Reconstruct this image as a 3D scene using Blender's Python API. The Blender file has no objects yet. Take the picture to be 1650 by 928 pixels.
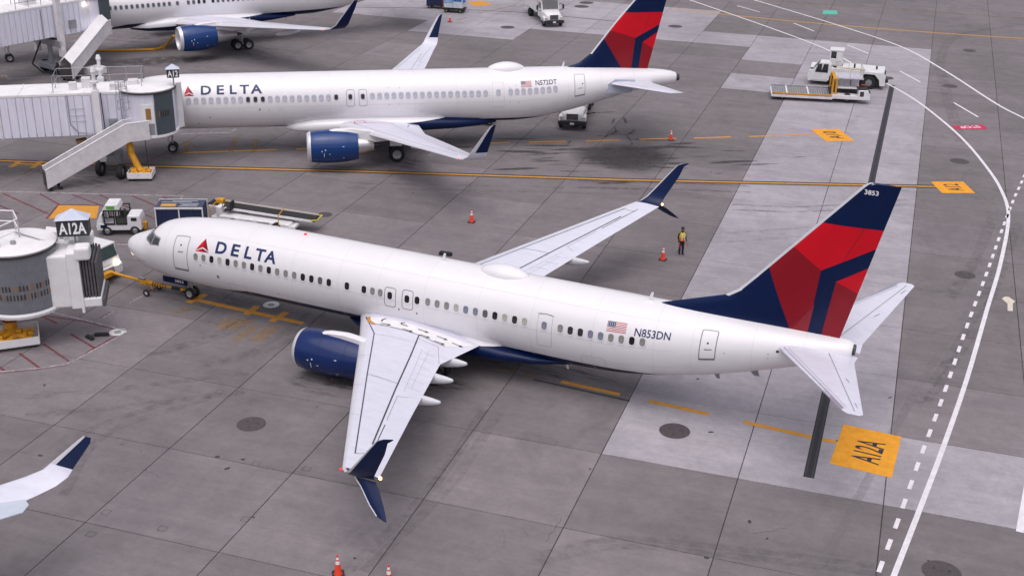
import bpy, bmesh, math, random
from mathutils import Vector, Matrix, Quaternion
random.seed(7)
sc = bpy.context.scene
COL = sc.collection
R = math.radians
# ------------------------------------------------------------------ camera
CAM_F, CAM_C, CAM_YAW, CAM_PITCH, CAM_ROLL = 2008.73, Vector((47.0064, -51.6358, 29.0804)), -0.4194, -0.4109, 0.0155
_fw = Vector((math.sin(CAM_YAW)*math.cos(CAM_PITCH), math.cos(CAM_YAW)*math.cos(CAM_PITCH), math.sin(CAM_PITCH)))
_r = Vector((math.cos(CAM_YAW), -math.sin(CAM_YAW), 0)); _u = _r.cross(_fw)
_r2 = math.cos(CAM_ROLL)*_r + math.sin(CAM_ROLL)*_u; _u2 = -math.sin(CAM_ROLL)*_r + math.cos(CAM_ROLL)*_u
cd = bpy.data.cameras.new('camera'); cam = bpy.data.objects.new('camera', cd); COL.objects.link(cam)
cd.sensor_width = 36; cd.lens = 36*CAM_F/1650; cd.clip_end = 3000; cd.clip_start = 1
cam.matrix_world = Matrix((( _r2.x, _u2.x, -_fw.x, CAM_C.x), (_r2.y, _u2.y, -_fw.y, CAM_C.y), (_r2.z, _u2.z, -_fw.z, CAM_C.z), (0, 0, 0, 1)))
sc.camera = cam
def at(u, v, z=0.0):
    """survey: metre position on the level z of a spot seen at photo pixel (u, v)"""
    d = _fw + _r2*((u-825)/CAM_F) - _u2*((v-464)/CAM_F)
    t = (z-CAM_C.z)/d.z
    return CAM_C + d*t
def seen(P):
    d = Vector(P)-CAM_C; z = d.dot(_fw)
    return (825+CAM_F*d.dot(_r2)/z, 464-CAM_F*d.dot(_u2)/z) if z > 1 else (9e9, 9e9)
# ------------------------------------------------------------------ sky, sun, exposure
SUN_EL, SUN_AZ = R(72), R(-75)      # broad overcast glow, from the right, a little behind the camera
w = bpy.data.worlds.new('World'); sc.world = w; w.use_nodes = True
nt = w.node_tree; bg = nt.nodes['Background']
sky = nt.nodes.new('ShaderNodeTexSky'); sky.sky_type = 'NISHITA'; sky.sun_disc = False
sky.sun_elevation = SUN_EL; sky.sun_rotation = R(90)-SUN_AZ; sky.air_density = 1.0; sky.dust_density = 4.0
hs = nt.nodes.new('ShaderNodeHueSaturation'); hs.inputs['Saturation'].default_value = 0.34
tint = nt.nodes.new('ShaderNodeMix'); tint.data_type = 'RGBA'; tint.blend_type = 'MULTIPLY'; tint.inputs[0].default_value = 1
tint.inputs[7].default_value = (1.0, 0.95, 1.0, 1)
nt.links.new(sky.outputs[0], hs.inputs['Color']); nt.links.new(hs.outputs[0], tint.inputs[6]); nt.links.new(tint.outputs[2], bg.inputs[0])
bg.inputs[1].default_value = 0.135
sd = bpy.data.lights.new('sun', 'SUN'); sd.energy = 1.3; sd.angle = R(80); sd.color = (1.0, 0.945, 0.92)
so = bpy.data.objects.new('sun', sd); COL.objects.link(so)
so.rotation_euler = Vector((-math.cos(SUN_EL)*math.cos(SUN_AZ), -math.cos(SUN_EL)*math.sin(SUN_AZ), -math.sin(SUN_EL))).to_track_quat('-Z', 'Y').to_euler()
vs = sc.view_settings; vs.view_transform = 'Standard'; vs.look = 'None'; vs.gamma = 1; vs.exposure = 0.03; vs.use_curve_mapping = False
sc.render.engine = 'CYCLES'
# ------------------------------------------------------------------ materials
MATS = {}
def mat(name, col, rough=0.5, metal=0.0, var=0.08, scale=2.0, bump=0.0, coat=0.0, emit=0.0, spec=0.5, streak=None):
    if name in MATS: return MATS[name]
    m = bpy.data.materials.new(name); m.use_nodes = True; t = m.node_tree; b = t.nodes['Principled BSDF']
    b.inputs['Roughness'].default_value = rough; b.inputs['Metallic'].default_value = metal
    b.inputs['Coat Weight'].default_value = coat; b.inputs['Coat Roughness'].default_value = 0.08
    b.inputs['Specular IOR Level'].default_value = spec
    tc = t.nodes.new('ShaderNodeTexCoord'); n = t.nodes.new('ShaderNodeTexNoise'); n.inputs['Scale'].default_value = scale; n.inputs['Detail'].default_value = 6
    n.inputs['Roughness'].default_value = 0.65
    src = tc.outputs['Object']
    if streak:
        mp = t.nodes.new('ShaderNodeMapping'); mp.inputs['Scale'].default_value = streak; t.links.new(src, mp.inputs[0]); src = mp.outputs[0]
    t.links.new(src, n.inputs['Vector'])
    rp = t.nodes.new('ShaderNodeMapRange'); rp.inputs[1].default_value = 0.3; rp.inputs[2].default_value = 0.7; rp.inputs[3].default_value = 1-var; rp.inputs[4].default_value = 1+var
    t.links.new(n.outputs[0], rp.inputs[0])
    mx = t.nodes.new('ShaderNodeMix'); mx.data_type = 'RGBA'; mx.blend_type = 'MULTIPLY'; mx.inputs[0].default_value = 1; mx.inputs[6].default_value = (*col, 1)
    t.links.new(rp.outputs[0], mx.inputs[7]); t.links.new(mx.outputs[2], b.inputs['Base Color'])
    if emit:
        b.inputs['Emission Color'].default_value = (*col, 1); b.inputs['Emission Strength'].default_value = emit
    if bump:
        bp = t.nodes.new('ShaderNodeBump'); bp.inputs['Strength'].default_value = bump; bp.inputs['Distance'].default_value = 0.02
        t.links.new(n.outputs[0], bp.inputs['Height']); t.links.new(bp.outputs[0], b.inputs['Normal'])
    MATS[name] = m
    return m
def concrete(name, a, b_, rnd, base=False):
    m = bpy.data.materials.new(name); m.use_nodes = True; t = m.node_tree; b = t.nodes['Principled BSDF']
    N = lambda k: t.nodes.new('ShaderNode'+k)
    L = t.links.new
    g = N('NewGeometry'); rot = N('Mapping'); rot.inputs['Rotation'].default_value = (0, 0, -GA); L(g.outputs['Position'], rot.inputs[0])
    def noise(s, det, ro, sc_=None, dist=0.0):
        n = N('TexNoise'); n.inputs['Scale'].default_value = s; n.inputs['Detail'].default_value = det; n.inputs['Roughness'].default_value = ro; n.inputs['Distortion'].default_value = dist
        v = rot.outputs[0]
        if sc_:
            q = N('Mapping'); q.inputs['Scale'].default_value = sc_; L(v, q.inputs[0]); v = q.outputs[0]
        L(v, n.inputs['Vector']); return n.outputs[0]
    def rng(x, a0, a1, b0, b1):
        q = N('MapRange'); q.inputs[1].default_value = a0; q.inputs[2].default_value = a1; q.inputs[3].default_value = b0; q.inputs[4].default_value = b1; L(x, q.inputs[0]); return q.outputs[0]
    def mul(x, y):
        q = N('Math'); q.operation = 'MULTIPLY'; L(x, q.inputs[0]); L(y, q.inputs[1]); return q.outputs[0]
    big = noise(0.09, 5, 0.6, None, 0.6); mid = noise(0.7, 8, 0.72); brush = noise(1.0, 4, 0.7, (0.22, 5.0, 1)); scuff = noise(0.5, 6, 0.7, (0.12, 1.1, 1), 0.8); fine = noise(14, 3, 0.8)
    oi = N('ObjectInfo')
    f = mul(rng(big, 0.3, 0.7, 0.84, 1.13), rng(mid, 0.25, 0.75, 0.87, 1.12))
    f = mul(f, rng(brush, 0.25, 0.75, 0.95, 1.05)); f = mul(f, rng(scuff, 0.30, 0.62, 0.88, 1.05)); f = mul(f, rng(fine, 0.2, 0.8, 0.90, 1.09)); f = mul(f, rng(noise(2.6, 6, 0.8), 0.3, 0.7, 0.90, 1.08)); f = mul(f, rng(noise(0.22, 4, 0.6, (1, 0.5, 1), 1.5), 0.58, 0.72, 1.0, 0.86))
    if not base: f = mul(f, rng(oi.outputs['Random'], 0, 1, 1-rnd, 1+rnd))
    cm = N('Mix'); cm.data_type = 'RGBA'; cm.inputs[6].default_value = (*a, 1); cm.inputs[7].default_value = (*b_, 1); L(mid, cm.inputs[0])
    mx = N('Mix'); mx.data_type = 'RGBA'; mx.blend_type = 'MULTIPLY'; mx.inputs[0].default_value = 1; L(cm.outputs[2], mx.inputs[6]); L(f, mx.inputs[7])
    out = mx.outputs[2]
    # small dark drips of oil
    vo = N('TexVoronoi'); vo.inputs['Scale'].default_value = 0.30; vo.inputs['Randomness'].default_value = 1; L(rot.outputs[0], vo.inputs['Vector'])
    dn = N('Math'); dn.operation = 'ADD'; L(vo.outputs['Distance'], dn.inputs[0]); L(rng(noise(3, 4, 0.7), 0.3, 0.7, -0.03, 0.03), dn.inputs[1])
    sp = rng(dn.outputs[0], 0.018, 0.030, 0.75, 0.0)
    dk = N('Mix'); dk.data_type = 'RGBA'; L(sp, dk.inputs[0]); L(out, dk.inputs[6]); dk.inputs[7].default_value = (0.045, 0.04, 0.04, 1); out = dk.outputs[2]
    if base:
        br = N('TexBrick'); br.inputs['Scale'].default_value = 1; br.inputs['Mortar Size'].default_value = 0.05; br.inputs['Brick Width'].default_value = GS; br.inputs['Row Height'].default_value = GS
        br.offset = 0; of = N('Mapping'); of.inputs['Location'].default_value = (-GO.x*math.cos(GA)-GO.y*math.sin(GA), GO.x*math.sin(GA)-GO.y*math.cos(GA), 0); L(rot.outputs[0], of.inputs[0]); L(of.outputs[0], br.inputs['Vector'])
        j = N('Mix'); j.data_type = 'RGBA'; L(br.outputs['Fac'], j.inputs[0]); L(out, j.inputs[6]); j.inputs[7].default_value = (0.060, 0.056, 0.056, 1); out = j.outputs[2]
    L(out, b.inputs['Base Color']); b.inputs['Roughness'].default_value = 0.82; b.inputs['Specular IOR Level'].default_value = 0.35
    bp = N('Bump'); bp.inputs['Strength'].default_value = 0.25; bp.inputs['Distance'].default_value = 0.01; L(fine, bp.inputs['Height']); L(bp.outputs[0], b.inputs['Normal'])
    return m
def decal(name, col, cover=0.75, scale=2.5, soft=0.25, rough=0.8, stretch=None, edge=0.0, uvscale=None):
    """worn paint, rubber or oil film: thin sheet with ragged gaps"""
    if name in MATS: return MATS[name]
    m = bpy.data.materials.new(name); m.use_nodes = True; t = m.node_tree; b = t.nodes['Principled BSDF']; L = t.links.new
    N = lambda k: t.nodes.new('ShaderNode'+k)
    b.inputs['Base Color'].default_value = (*col, 1); b.inputs['Roughness'].default_value = rough
    g = N('NewGeometry'); n = N('TexNoise'); n.inputs['Scale'].default_value = scale; n.inputs['Detail'].default_value = 8; n.inputs['Roughness'].default_value = 0.72
    v = g.outputs['Position']
    if stretch:
        q = N('Mapping'); q.inputs['Rotation'].default_value = (0, 0, -stretch[0]); q.inputs['Scale'].default_value = stretch[1]; L(v, q.inputs[0]); v = q.outputs[0]
    L(v, n.inputs['Vector'])
    thr = 0.5-(cover-0.5)*0.62
    r_ = N('MapRange'); r_.inputs[1].default_value = thr-soft*0.5; r_.inputs[2].default_value = thr+soft*0.5; L(n.outputs[0], r_.inputs[0]); fac = r_.outputs[0]
    if edge:
        uv = N('TexCoord'); gr = N('TexGradient'); gr.gradient_type = 'SPHERICAL'; mp = N('Mapping'); L(uv.outputs['Object'], mp.inputs[0]); mp.inputs['Scale'].default_value = uvscale or (1, 1, 1); L(mp.outputs[0], gr.inputs[0])
        e = N('MapRange'); e.inputs[1].default_value = 0.0; e.inputs[2].default_value = edge; L(gr.outputs[0], e.inputs[0])
        mu = N('Math'); mu.operation = 'MULTIPLY'; L(fac, mu.inputs[0]); L(e.outputs[0], mu.inputs[1]); fac = mu.outputs[0]
    v1 = N('MapRange'); v1.inputs[1].default_value = 0.3; v1.inputs[2].default_value = 0.7; v1.inputs[3].default_value = 0.8; v1.inputs[4].default_value = 1.1; L(n.outputs[0], v1.inputs[0])
    mx = N('Mix'); mx.data_type = 'RGBA'; mx.blend_type = 'MULTIPLY'; mx.inputs[0].default_value = 1; mx.inputs[6].default_value = (*col, 1); L(v1.outputs[0], mx.inputs[7]); L(mx.outputs[2], b.inputs['Base Color'])
    tr = N('BsdfTransparent'); ms = N('MixShader'); L(fac, ms.inputs[0]); L(tr.outputs[0], ms.inputs[1]); L(b.outputs[0], ms.inputs[2]); L(ms.outputs[0], t.nodes['Material Output'].inputs[0])
    MATS[name] = m
    return m
WHITE = mat('white_gloss_paint', (0.80, 0.79, 0.81), 0.28, 0, 0.025, 0.8, coat=0.4)
WINGGREY = mat('wing_grey_paint', (0.67, 0.68, 0.77), 0.35, 0, 0.06, 1.5, coat=0.2, streak=(0.8, 2.2, 1))
SLATGREY = mat('bare_leading_edge', (0.66, 0.66, 0.70), 0.36, 0.15, 0.05, 1.0)
NAVY = mat('navy_gloss_paint', (0.0005, 0.010, 0.058), 0.32, 0, 0.15, 0.8, coat=0.05, spec=0.25)
BLUE = mat('nacelle_blue_paint', (0.002, 0.018, 0.105), 0.22, 0, 0.12, 0.8, coat=0.25, spec=0.4)
BLUE2 = mat('lit_nacelle_blue', (0.003, 0.040, 0.175), 0.25, 0, 0.12, 0.8, coat=0.25, spec=0.4)  # nacelle blue of the farther airliners, their brighter lighting put into the colour
RED = mat('bright_red_paint', (0.62, 0.002, 0.014), 0.35, 0, 0.06, 1.0, coat=0.08, spec=0.3)
DRED = mat('dark_red_paint', (0.26, 0.004, 0.013), 0.35, 0, 0.06, 1.0, coat=0.08, spec=0.3)
MRED = mat('mid_red_paint', (0.28, 0.02, 0.032), 0.35, 0, 0.06, 1.0, coat=0.08, spec=0.3)
INK = mat('lettering_navy', (0.006, 0.022, 0.10), 0.4, 0, 0.05)
METAL = mat('bare_metal', (0.62, 0.61, 0.60), 0.28, 0.9, 0.08, 3)
DKMETAL = mat('dark_metal', (0.07, 0.07, 0.075), 0.45, 0.6, 0.15, 4)
RUBBER = mat('tyre_rubber', (0.018, 0.018, 0.019), 0.8, 0, 0.25, 6, bump=0.3)
GLASS = mat('dark_glass', (0.012, 0.014, 0.018), 0.06, 0, 0.2, 2, coat=0.5, spec=0.8)
SEAL = mat('grey_seal_line', (0.24, 0.24, 0.26), 0.6, 0, 0.1)
PANEL = mat('panel_gap', (0.05, 0.05, 0.06), 0.7, 0, 0.2)
FAINT = mat('faint_seam', (0.42, 0.43, 0.48), 0.6, 0, 0.1)
WHITEP = mat('white_vehicle_paint', (0.74, 0.74, 0.75), 0.4, 0, 0.10, 3.0, coat=0.2)
BRIDGEW = mat('jet_bridge_white', (0.76, 0.76, 0.86), 0.5, 0, 0.09, 1.5, streak=(2.5, 2.5, 0.3))
ROOFW = mat('jet_bridge_roof_white', (0.80, 0.79, 0.80), 0.55, 0, 0.08, 1.0)
CREAM = mat('dirty_white_sheet', (0.70, 0.68, 0.70), 0.5, 0, 0.12, 2.0)
CURTG = mat('curtain_grey', (0.25, 0.26, 0.29), 0.5, 0.2, 0.1, 3)
CURTD = mat('curtain_slate', (0.10, 0.125, 0.145), 0.5, 0.2, 0.1, 3)
BELLOW = mat('bellows_grey', (0.10, 0.095, 0.105), 0.85, 0, 0.2, 3)
STEEL = mat('galvanised_steel', (0.36, 0.37, 0.40), 0.5, 0.5, 0.15, 5)
BLACK = mat('black_trim', (0.02, 0.02, 0.022), 0.6, 0, 0.2, 4)
YEL = mat('equipment_yellow', (0.62, 0.29, 0.012), 0.5, 0, 0.2, 4)
CONER = mat('cone_orange', (0.80, 0.055, 0.02), 0.5, 0, 0.1, 5)
REFL = mat('reflective_white', (0.82, 0.82, 0.82), 0.4, 0, 0.08, 8)
SIGNW = mat('sign_letter_white', (0.85, 0.85, 0.86), 0.5, 0, 0.03)
AMBER = mat('lamp_amber', (1.0, 0.55, 0.12), 0.4, 0, 0, emit=14)
REDL = mat('lamp_red', (0.8, 0.03, 0.03), 0.4, 0, 0, emit=.8)
WARM = mat('lamp_warm', (1.0, 0.82, 0.55), 0.4, 0, 0, emit=8)
# ------------------------------------------------------------------ mesh helpers
class MB:
    def __init__(s): s.v = []; s.f = []; s.m = []
    def add(s, vs_, fs, mi=0):
        o = len(s.v); s.v += [tuple(q) for q in vs_]; s.f += [tuple(i+o for i in f) for f in fs]; s.m += [mi]*len(fs); return s
    def box(s, c, d, rz=0, mi=0, rot=None, taper=None):
        x, y, z = d[0]/2, d[1]/2, d[2]/2
        tx, ty = taper or (1, 1)
        P = [(-x, -y, -z), (x, -y, -z), (x, y, -z), (-x, y, -z), (-x*tx, -y*ty, z), (x*tx, -y*ty, z), (x*tx, y*ty, z), (-x*tx, y*ty, z)]
        M = rot if rot is not None else Matrix.Rotation(rz, 3, 'Z')
        return s.add([Vector(c)+M @ Vector(p) for p in P], [(3, 2, 1, 0), (4, 5, 6, 7), (0, 1, 5, 4), (1, 2, 6, 5), (2, 3, 7, 6), (3, 0, 4, 7)], mi)
    def cyl(s, p0, p1, r0, r1=None, n=14, mi=0, caps=True):
        p0 = Vector(p0); p1 = Vector(p1); r1 = r0 if r1 is None else r1
        a = (p1-p0).normalized(); b = a.orthogonal().normalized(); c = a.cross(b)
        V = []
        for p, r in ((p0, r0), (p1, r1)):
            for i in range(n):
                t = 2*math.pi*i/n; V.append(p+(b*math.cos(t)+c*math.sin(t))*r)
        F = [(i, (i+1) % n, n+(i+1) % n, n+i) for i in range(n)]
        if caps: F += [tuple(range(n-1, -1, -1)), tuple(range(n, 2*n))]
        return s.add(V, F, mi)
    def tube(s, pts, r, n=6, mi=0):
        for a, b in zip(pts[:-1], pts[1:]): s.cyl(a, b, r, r, n, mi)
        return s
    def prism(s, poly, y0, y1, axis='y', mi=0):
        """poly in the two other axes, extruded along axis"""
        n = len(poly)
        mk = {'y': lambda p, q: (p[0], q, p[1]), 'x': lambda p, q: (q, p[0], p[1]), 'z': lambda p, q: (p[0], p[1], q)}[axis]
        V = [mk(p, y0) for p in poly]+[mk(p, y1) for p in poly]
        F = [tuple(range(n)), tuple(range(2*n-1, n-1, -1))]+[(i, i+n, (i+1) % n+n, (i+1) % n) for i in range(n)]
        return s.add(V, F, mi)
    def loft(s, rings, caps=True, mi=0, closed=True):
        n = len(rings[0]); o = []
        V = [q for r in rings for q in r]; F = []
        for k in range(len(rings)-1):
            for i in range(n if closed else n-1):
                j = (i+1) % n; F.append((k*n+i, k*n+j, (k+1)*n+j, (k+1)*n+i))
        if caps: F += [tuple(range(n-1, -1, -1)), tuple(range((len(rings)-1)*n, len(rings)*n))]
        return s.add(V, F, mi)
    def lathe(s, prof, o=(0, 0, 0), n=28, mi=0, axis='x', close=False):
        rings = []
        for a, r in prof:
            ring = []
            for i in range(n):
                t = 2*math.pi*i/n
                q = {'x': (a, r*math.cos(t), r*math.sin(t)), 'z': (r*math.cos(t), r*math.sin(t), a), 'y': (r*math.cos(t), a, r*math.sin(t))}[axis]
                ring.append(Vector(o)+Vector(q))
            rings.append(ring)
        return s.loft(rings, caps=close, mi=mi)
def mesh(name, mb, smooth=None):
    me = bpy.data.meshes.new(name); me.from_pydata(mb.v, [], mb.f); me.polygons.foreach_set('material_index', mb.m)
    bm = bmesh.new(); bm.from_mesh(me); bmesh.ops.recalc_face_normals(bm, faces=bm.faces); bm.to_mesh(me); bm.free()
    if smooth is not None:
        me.shade_smooth(); me.set_sharp_from_angle(angle=R(smooth))
    return me
def ob(name, data, mats, parent=None, smooth=None, bevel=0, loc=None, rz=0, kind=None):
    if isinstance(data, MB): data = mesh(name, data, smooth)
    for m in (mats if isinstance(mats, (list, tuple)) else [mats]):
        if len(data.materials) < (len(mats) if isinstance(mats, (list, tuple)) else 1): data.materials.append(m)
    o = bpy.data.objects.new(name, data); COL.objects.link(o)
    if parent: o.parent = parent
    if loc is not None: o.location = loc
    if rz: o.rotation_euler = (0, 0, rz)
    if bevel:
        b = o.modifiers.new('bevel', 'BEVEL'); b.width = bevel; b.segments = 2; b.limit_method = 'ANGLE'; b.angle_limit = R(40)
    if kind: o['kind'] = kind
    return o
def thing(name, label, cat, loc=(0, 0, 0), rz=0, group=None):
    o = bpy.data.objects.new(name, None); COL.objects.link(o); o.location = loc; o.rotation_euler = (0, 0, rz)
    o['label'] = label; o['category'] = cat
    if group: o['group'] = group
    o.empty_display_size = 0.3
    return o
def copy_tree(root, loc, rz, label):
    def cp(o, par):
        c = o.copy(); COL.objects.link(c); c.parent = par
        for ch in o.children: cp(ch, c)
        return c
    c = cp(root, None); c.location = loc; c.rotation_euler = (0, 0, rz); c['label'] = label
    return c
def text_mesh(s, size=1.0, bold=0.0, space=1.0):
    cu = bpy.data.curves.new('text', 'FONT'); cu.body = s; cu.size = size; cu.offset = bold; cu.space_character = space; cu.resolution_u = 3
    o = bpy.data.objects.new('text', cu); COL.objects.link(o)
    dg = bpy.context.evaluated_depsgraph_get(); me = bpy.data.meshes.new_from_object(o.evaluated_get(dg))
    bpy.data.objects.remove(o); bpy.data.curves.remove(cu)
    bm = bmesh.new(); bm.from_mesh(me); bpy.data.meshes.remove(me)
    return bm
def fit_bm(bm, x0, x1, y0, y1):
    xs = [v.co.x for v in bm.verts]; ys = [v.co.y for v in bm.verts]
    a, b, c, d = min(xs), max(xs), min(ys), max(ys)
    for v in bm.verts: v.co.x = x0+(v.co.x-a)/(b-a)*(x1-x0); v.co.y = y0+(v.co.y-c)/(d-c)*(y1-y0)
    return bm
def poly_bm(polys):
    bm = bmesh.new()
    for p in polys: bm.faces.new([bm.verts.new((q[0], q[1], 0)) for q in p])
    return bm
def map_bm(bm, fn, name, step=(0.4, 0.12), mats=None, parent=None):
    """cut a flat drawing into strips and lay it on a curved skin"""
    bmesh.ops.triangulate(bm, faces=bm.faces)
    for ax, st in ((0, step[0]), (1, step[1])):
        if not st: continue
        lo = min(v.co[ax] for v in bm.verts); hi = max(v.co[ax] for v in bm.verts); q = lo+st
        while q < hi-1e-4:
            no = Vector((1, 0, 0)) if ax == 0 else Vector((0, 1, 0)); co = Vector((q, 0, 0)) if ax == 0 else Vector((0, q, 0))
            bmesh.ops.bisect_plane(bm, geom=bm.verts[:]+bm.edges[:]+bm.faces[:], plane_co=co, plane_no=no); q += st
    for v in bm.verts: v.co = fn(v.co.x, v.co.y)
    me = bpy.data.meshes.new(name); bm.to_mesh(me); bm.free()
    return ob(name, me, mats, parent)
def rrect(w_, h, r, n=4, side=1):
    """rounded rectangle outline, centred"""
    P = []
    for cx, cy, a0 in ((w_/2-r, h/2-r, 0), (-w_/2+r, h/2-r, 90), (-w_/2+r, -h/2+r, 180), (w_/2-r, -h/2+r, 270)):
        for k in range(n+1):
            t = R(a0+90*k/n); P.append((cx+r*math.cos(t), cy+r*math.sin(t)))
    if side > 1:
        Q = []
        for i, a in enumerate(P):
            b = P[(i+1) % len(P)]; Q.append(a)
            if abs(a[0]-b[0])+abs(a[1]-b[1]) > h/6:
                for k in range(1, side): Q.append((a[0]+(b[0]-a[0])*k/side, a[1]+(b[1]-a[1])*k/side))
        P = Q
    return P
def interp(tab, x, k):
    """smooth monotone-ish interpolation of column k of a table"""
    if x <= tab[0][0]: return tab[0][k]
    if x >= tab[-1][0]: return tab[-1][k]
    for i in range(len(tab)-1):
        if tab[i][0] <= x <= tab[i+1][0]: break
    x0, x1 = tab[i][0], tab[i+1][0]; y0, y1 = tab[i][k], tab[i+1][k]; h = x1-x0; t = (x-x0)/h
    def sl(j):
        if j == 0: return (tab[1][k]-tab[0][k])/(tab[1][0]-tab[0][0])
        if j == len(tab)-1: return (tab[-1][k]-tab[-2][k])/(tab[-1][0]-tab[-2][0])
        a = (tab[j][k]-tab[j-1][k])/(tab[j][0]-tab[j-1][0]); b = (tab[j+1][k]-tab[j][k])/(tab[j+1][0]-tab[j][0])
        return 0 if a*b <= 0 else 2*a*b/(a+b)
    m0, m1 = sl(i)*h, sl(i+1)*h
    return (2*t**3-3*t*t+1)*y0+(t**3-2*t*t+t)*m0+(-2*t**3+3*t*t)*y1+(t**3-t*t)*m1
# ------------------------------------------------------------------ ground: apron of concrete slabs
GA, GS, GO = 0.1045, 6.12, Vector((13.47, -13.81, 0))
E1 = Vector((math.cos(GA), math.sin(GA), 0)); E2 = Vector((-math.sin(GA), math.cos(GA), 0))
def slabpt(i, j, z=0): return GO+E1*(i*GS)+E2*(j*GS)+Vector((0, 0, z))
C_DARK = concrete('weathered_concrete', (0.166, 0.151, 0.155), (0.200, 0.183, 0.188), 0.05)
C_MID = concrete('mid_concrete', (0.194, 0.176, 0.183), (0.226, 0.206, 0.213), 0.04)
C_LIGHT = concrete('new_pale_concrete', (0.325, 0.308, 0.335), (0.375, 0.355, 0.385), 0.02)
C_BASE = concrete('apron_concrete', (0.166, 0.151, 0.155), (0.200, 0.183, 0.188), 0, True)
mb = MB(); q = 900
mb.add([(-q, -q, -0.05), (q, -q, -0.05), (q, q, -0.05), (-q, q, -0.05)], [(0, 1, 2, 3)])
apron = ob('apron_ground', mb, C_BASE, kind='structure')
GAP = 0.036
h = (GS-GAP)/2
mb = MB(); mb.box((0, 0, -0.04), (2*h-0.02, 2*h-0.02, 0.08)); mb = MB()
b_ = 0.012
mb.add([(-h, -h, -0.15), (h, -h, -0.15), (h, h, -0.15), (-h, h, -0.15), (-h, -h, -b_), (h, -h, -b_), (h, h, -b_), (-h, h, -b_), (-h+b_, -h+b_, 0), (h-b_, -h+b_, 0), (h-b_, h-b_, 0), (-h+b_, h-b_, 0)],
       [(0, 1, 5, 4), (1, 2, 6, 5), (2, 3, 7, 6), (3, 0, 4, 7), (4, 5, 9, 8), (5, 6, 10, 9), (6, 7, 11, 10), (7, 4, 8, 11), (8, 9, 10, 11)])
slab_me = {k: mesh('concrete_slab', mb) for k in 'dml'}
for k, m in (('d', C_DARK), ('m', C_MID), ('l', C_LIGHT)): slab_me[k].materials.append(m)
light = set()
for j in range(1, 16): light |= {(3, j), (4, j)}
for i in range(3, 13): light.add((i, 1))
for i in (2, 1): light.add((i, 15))
light |= {(2, 14), (2, 12), (-4, 14), (-3, 14)}
for i in range(-6, 1):
    for j in (15, 16, 17): light.add((i, j))
for i in range(-14, 4):
    for j in (22, 23): light.add((i, j))
midset = {(-1, 4), (0, 4), (1, 4), (-1, 3), (0, 3), (1, 3), (-2, 6), (-1, 6), (-2, 7), (1, -1), (2, 0), (2, 13), (1, 13), (6, 2), (6, 3)}
ns = 0
for j in range(-3, 28):
    for i in range(-24, 14):
        us = [seen(slabpt(i+a, j+b)) for a in (0, .5, 1) for b in (0, .5, 1)]
        if not any(-25 < x < 1675 and -15 < y < 945 for x, y in us): continue
        k = 'l' if (i, j) in light else ('m' if (i, j) in midset or random.random() < 0.10 else 'd')
        o = ob('concrete_slab', slab_me[k], [], apron, loc=slabpt(i+.5, j+.5), rz=GA); ns += 1
print('slabs', ns)
# painted lines and marks lie on the slabs
P_YEL = decal('worn_yellow_paint', (0.62, 0.29, 0.035), 0.95, 3.0, 0.40)
P_YELW = decal('very_worn_yellow_paint', (0.40, 0.23, 0.07), 0.40, 6.0, 0.30)
P_BOX = decal('stand_box_yellow_paint', (0.80, 0.35, 0.02), 1.6, 2.0, 0.3)
P_WHITE = decal('white_line_paint', (0.74, 0.73, 0.76), 1.5, 2.5, 0.35)
P_WHITEW = decal('faded_white_paint', (0.46, 0.43, 0.45), 0.65, 3.5, 0.5)
P_BLK = decal('black_line_border', (0.05, 0.045, 0.045), 0.9, 2.0, 0.5)
P_TXT = decal('black_stencil_paint', (0.025, 0.025, 0.035), 1.5, 6.0, 0.3)
P_RED = decal('faded_red_paint', (0.22, 0.035, 0.05), 0.55, 3.5, 0.5)
P_STOP = decal('red_stop_paint', (0.55, 0.02, 0.085), 1.6, 3.5, 0.3)
P_GREEN = decal('green_mark_paint', (0.10, 0.50, 0.36), 1.5, 3.5, 0.3)
P_RUB = decal('tyre_rubber_film', (0.065, 0.06, 0.062), 0.10, 1.6, 0.75)
P_RUB2 = decal('faint_rubber_film', (0.115, 0.105, 0.108), -0.1, 1.6, 0.9)
P_PALE = decal('pale_scrape', (0.27, 0.25, 0.26), 0.0, 2.5, 0.9)
P_OIL = decal('oil_film', (0.075, 0.068, 0.066), 0.45, 1.1, 0.32, 0.5, edge=0.5)
P_OIL2 = decal('thin_oil_film', (0.075, 0.068, 0.066), 0.30, 0.9, 0.25, 0.5, (0.50, (0.45, 3.0, 1)), edge=0.5)
P_MAN = mat('cast_iron_cover', (0.085, 0.072, 0.075), 0.6, 0.2, 0.25, 5)
P_DRAIN = mat('drain_grate', (0.034, 0.034, 0.039), 0.6, 0.3, 0.2, 2)
P_DRAIN2 = mat('drain_channel_edge', (0.060, 0.058, 0.063), 0.7, 0, 0.15, 2)
def V2(p): return Vector((p[0], p[1], 0))
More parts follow.
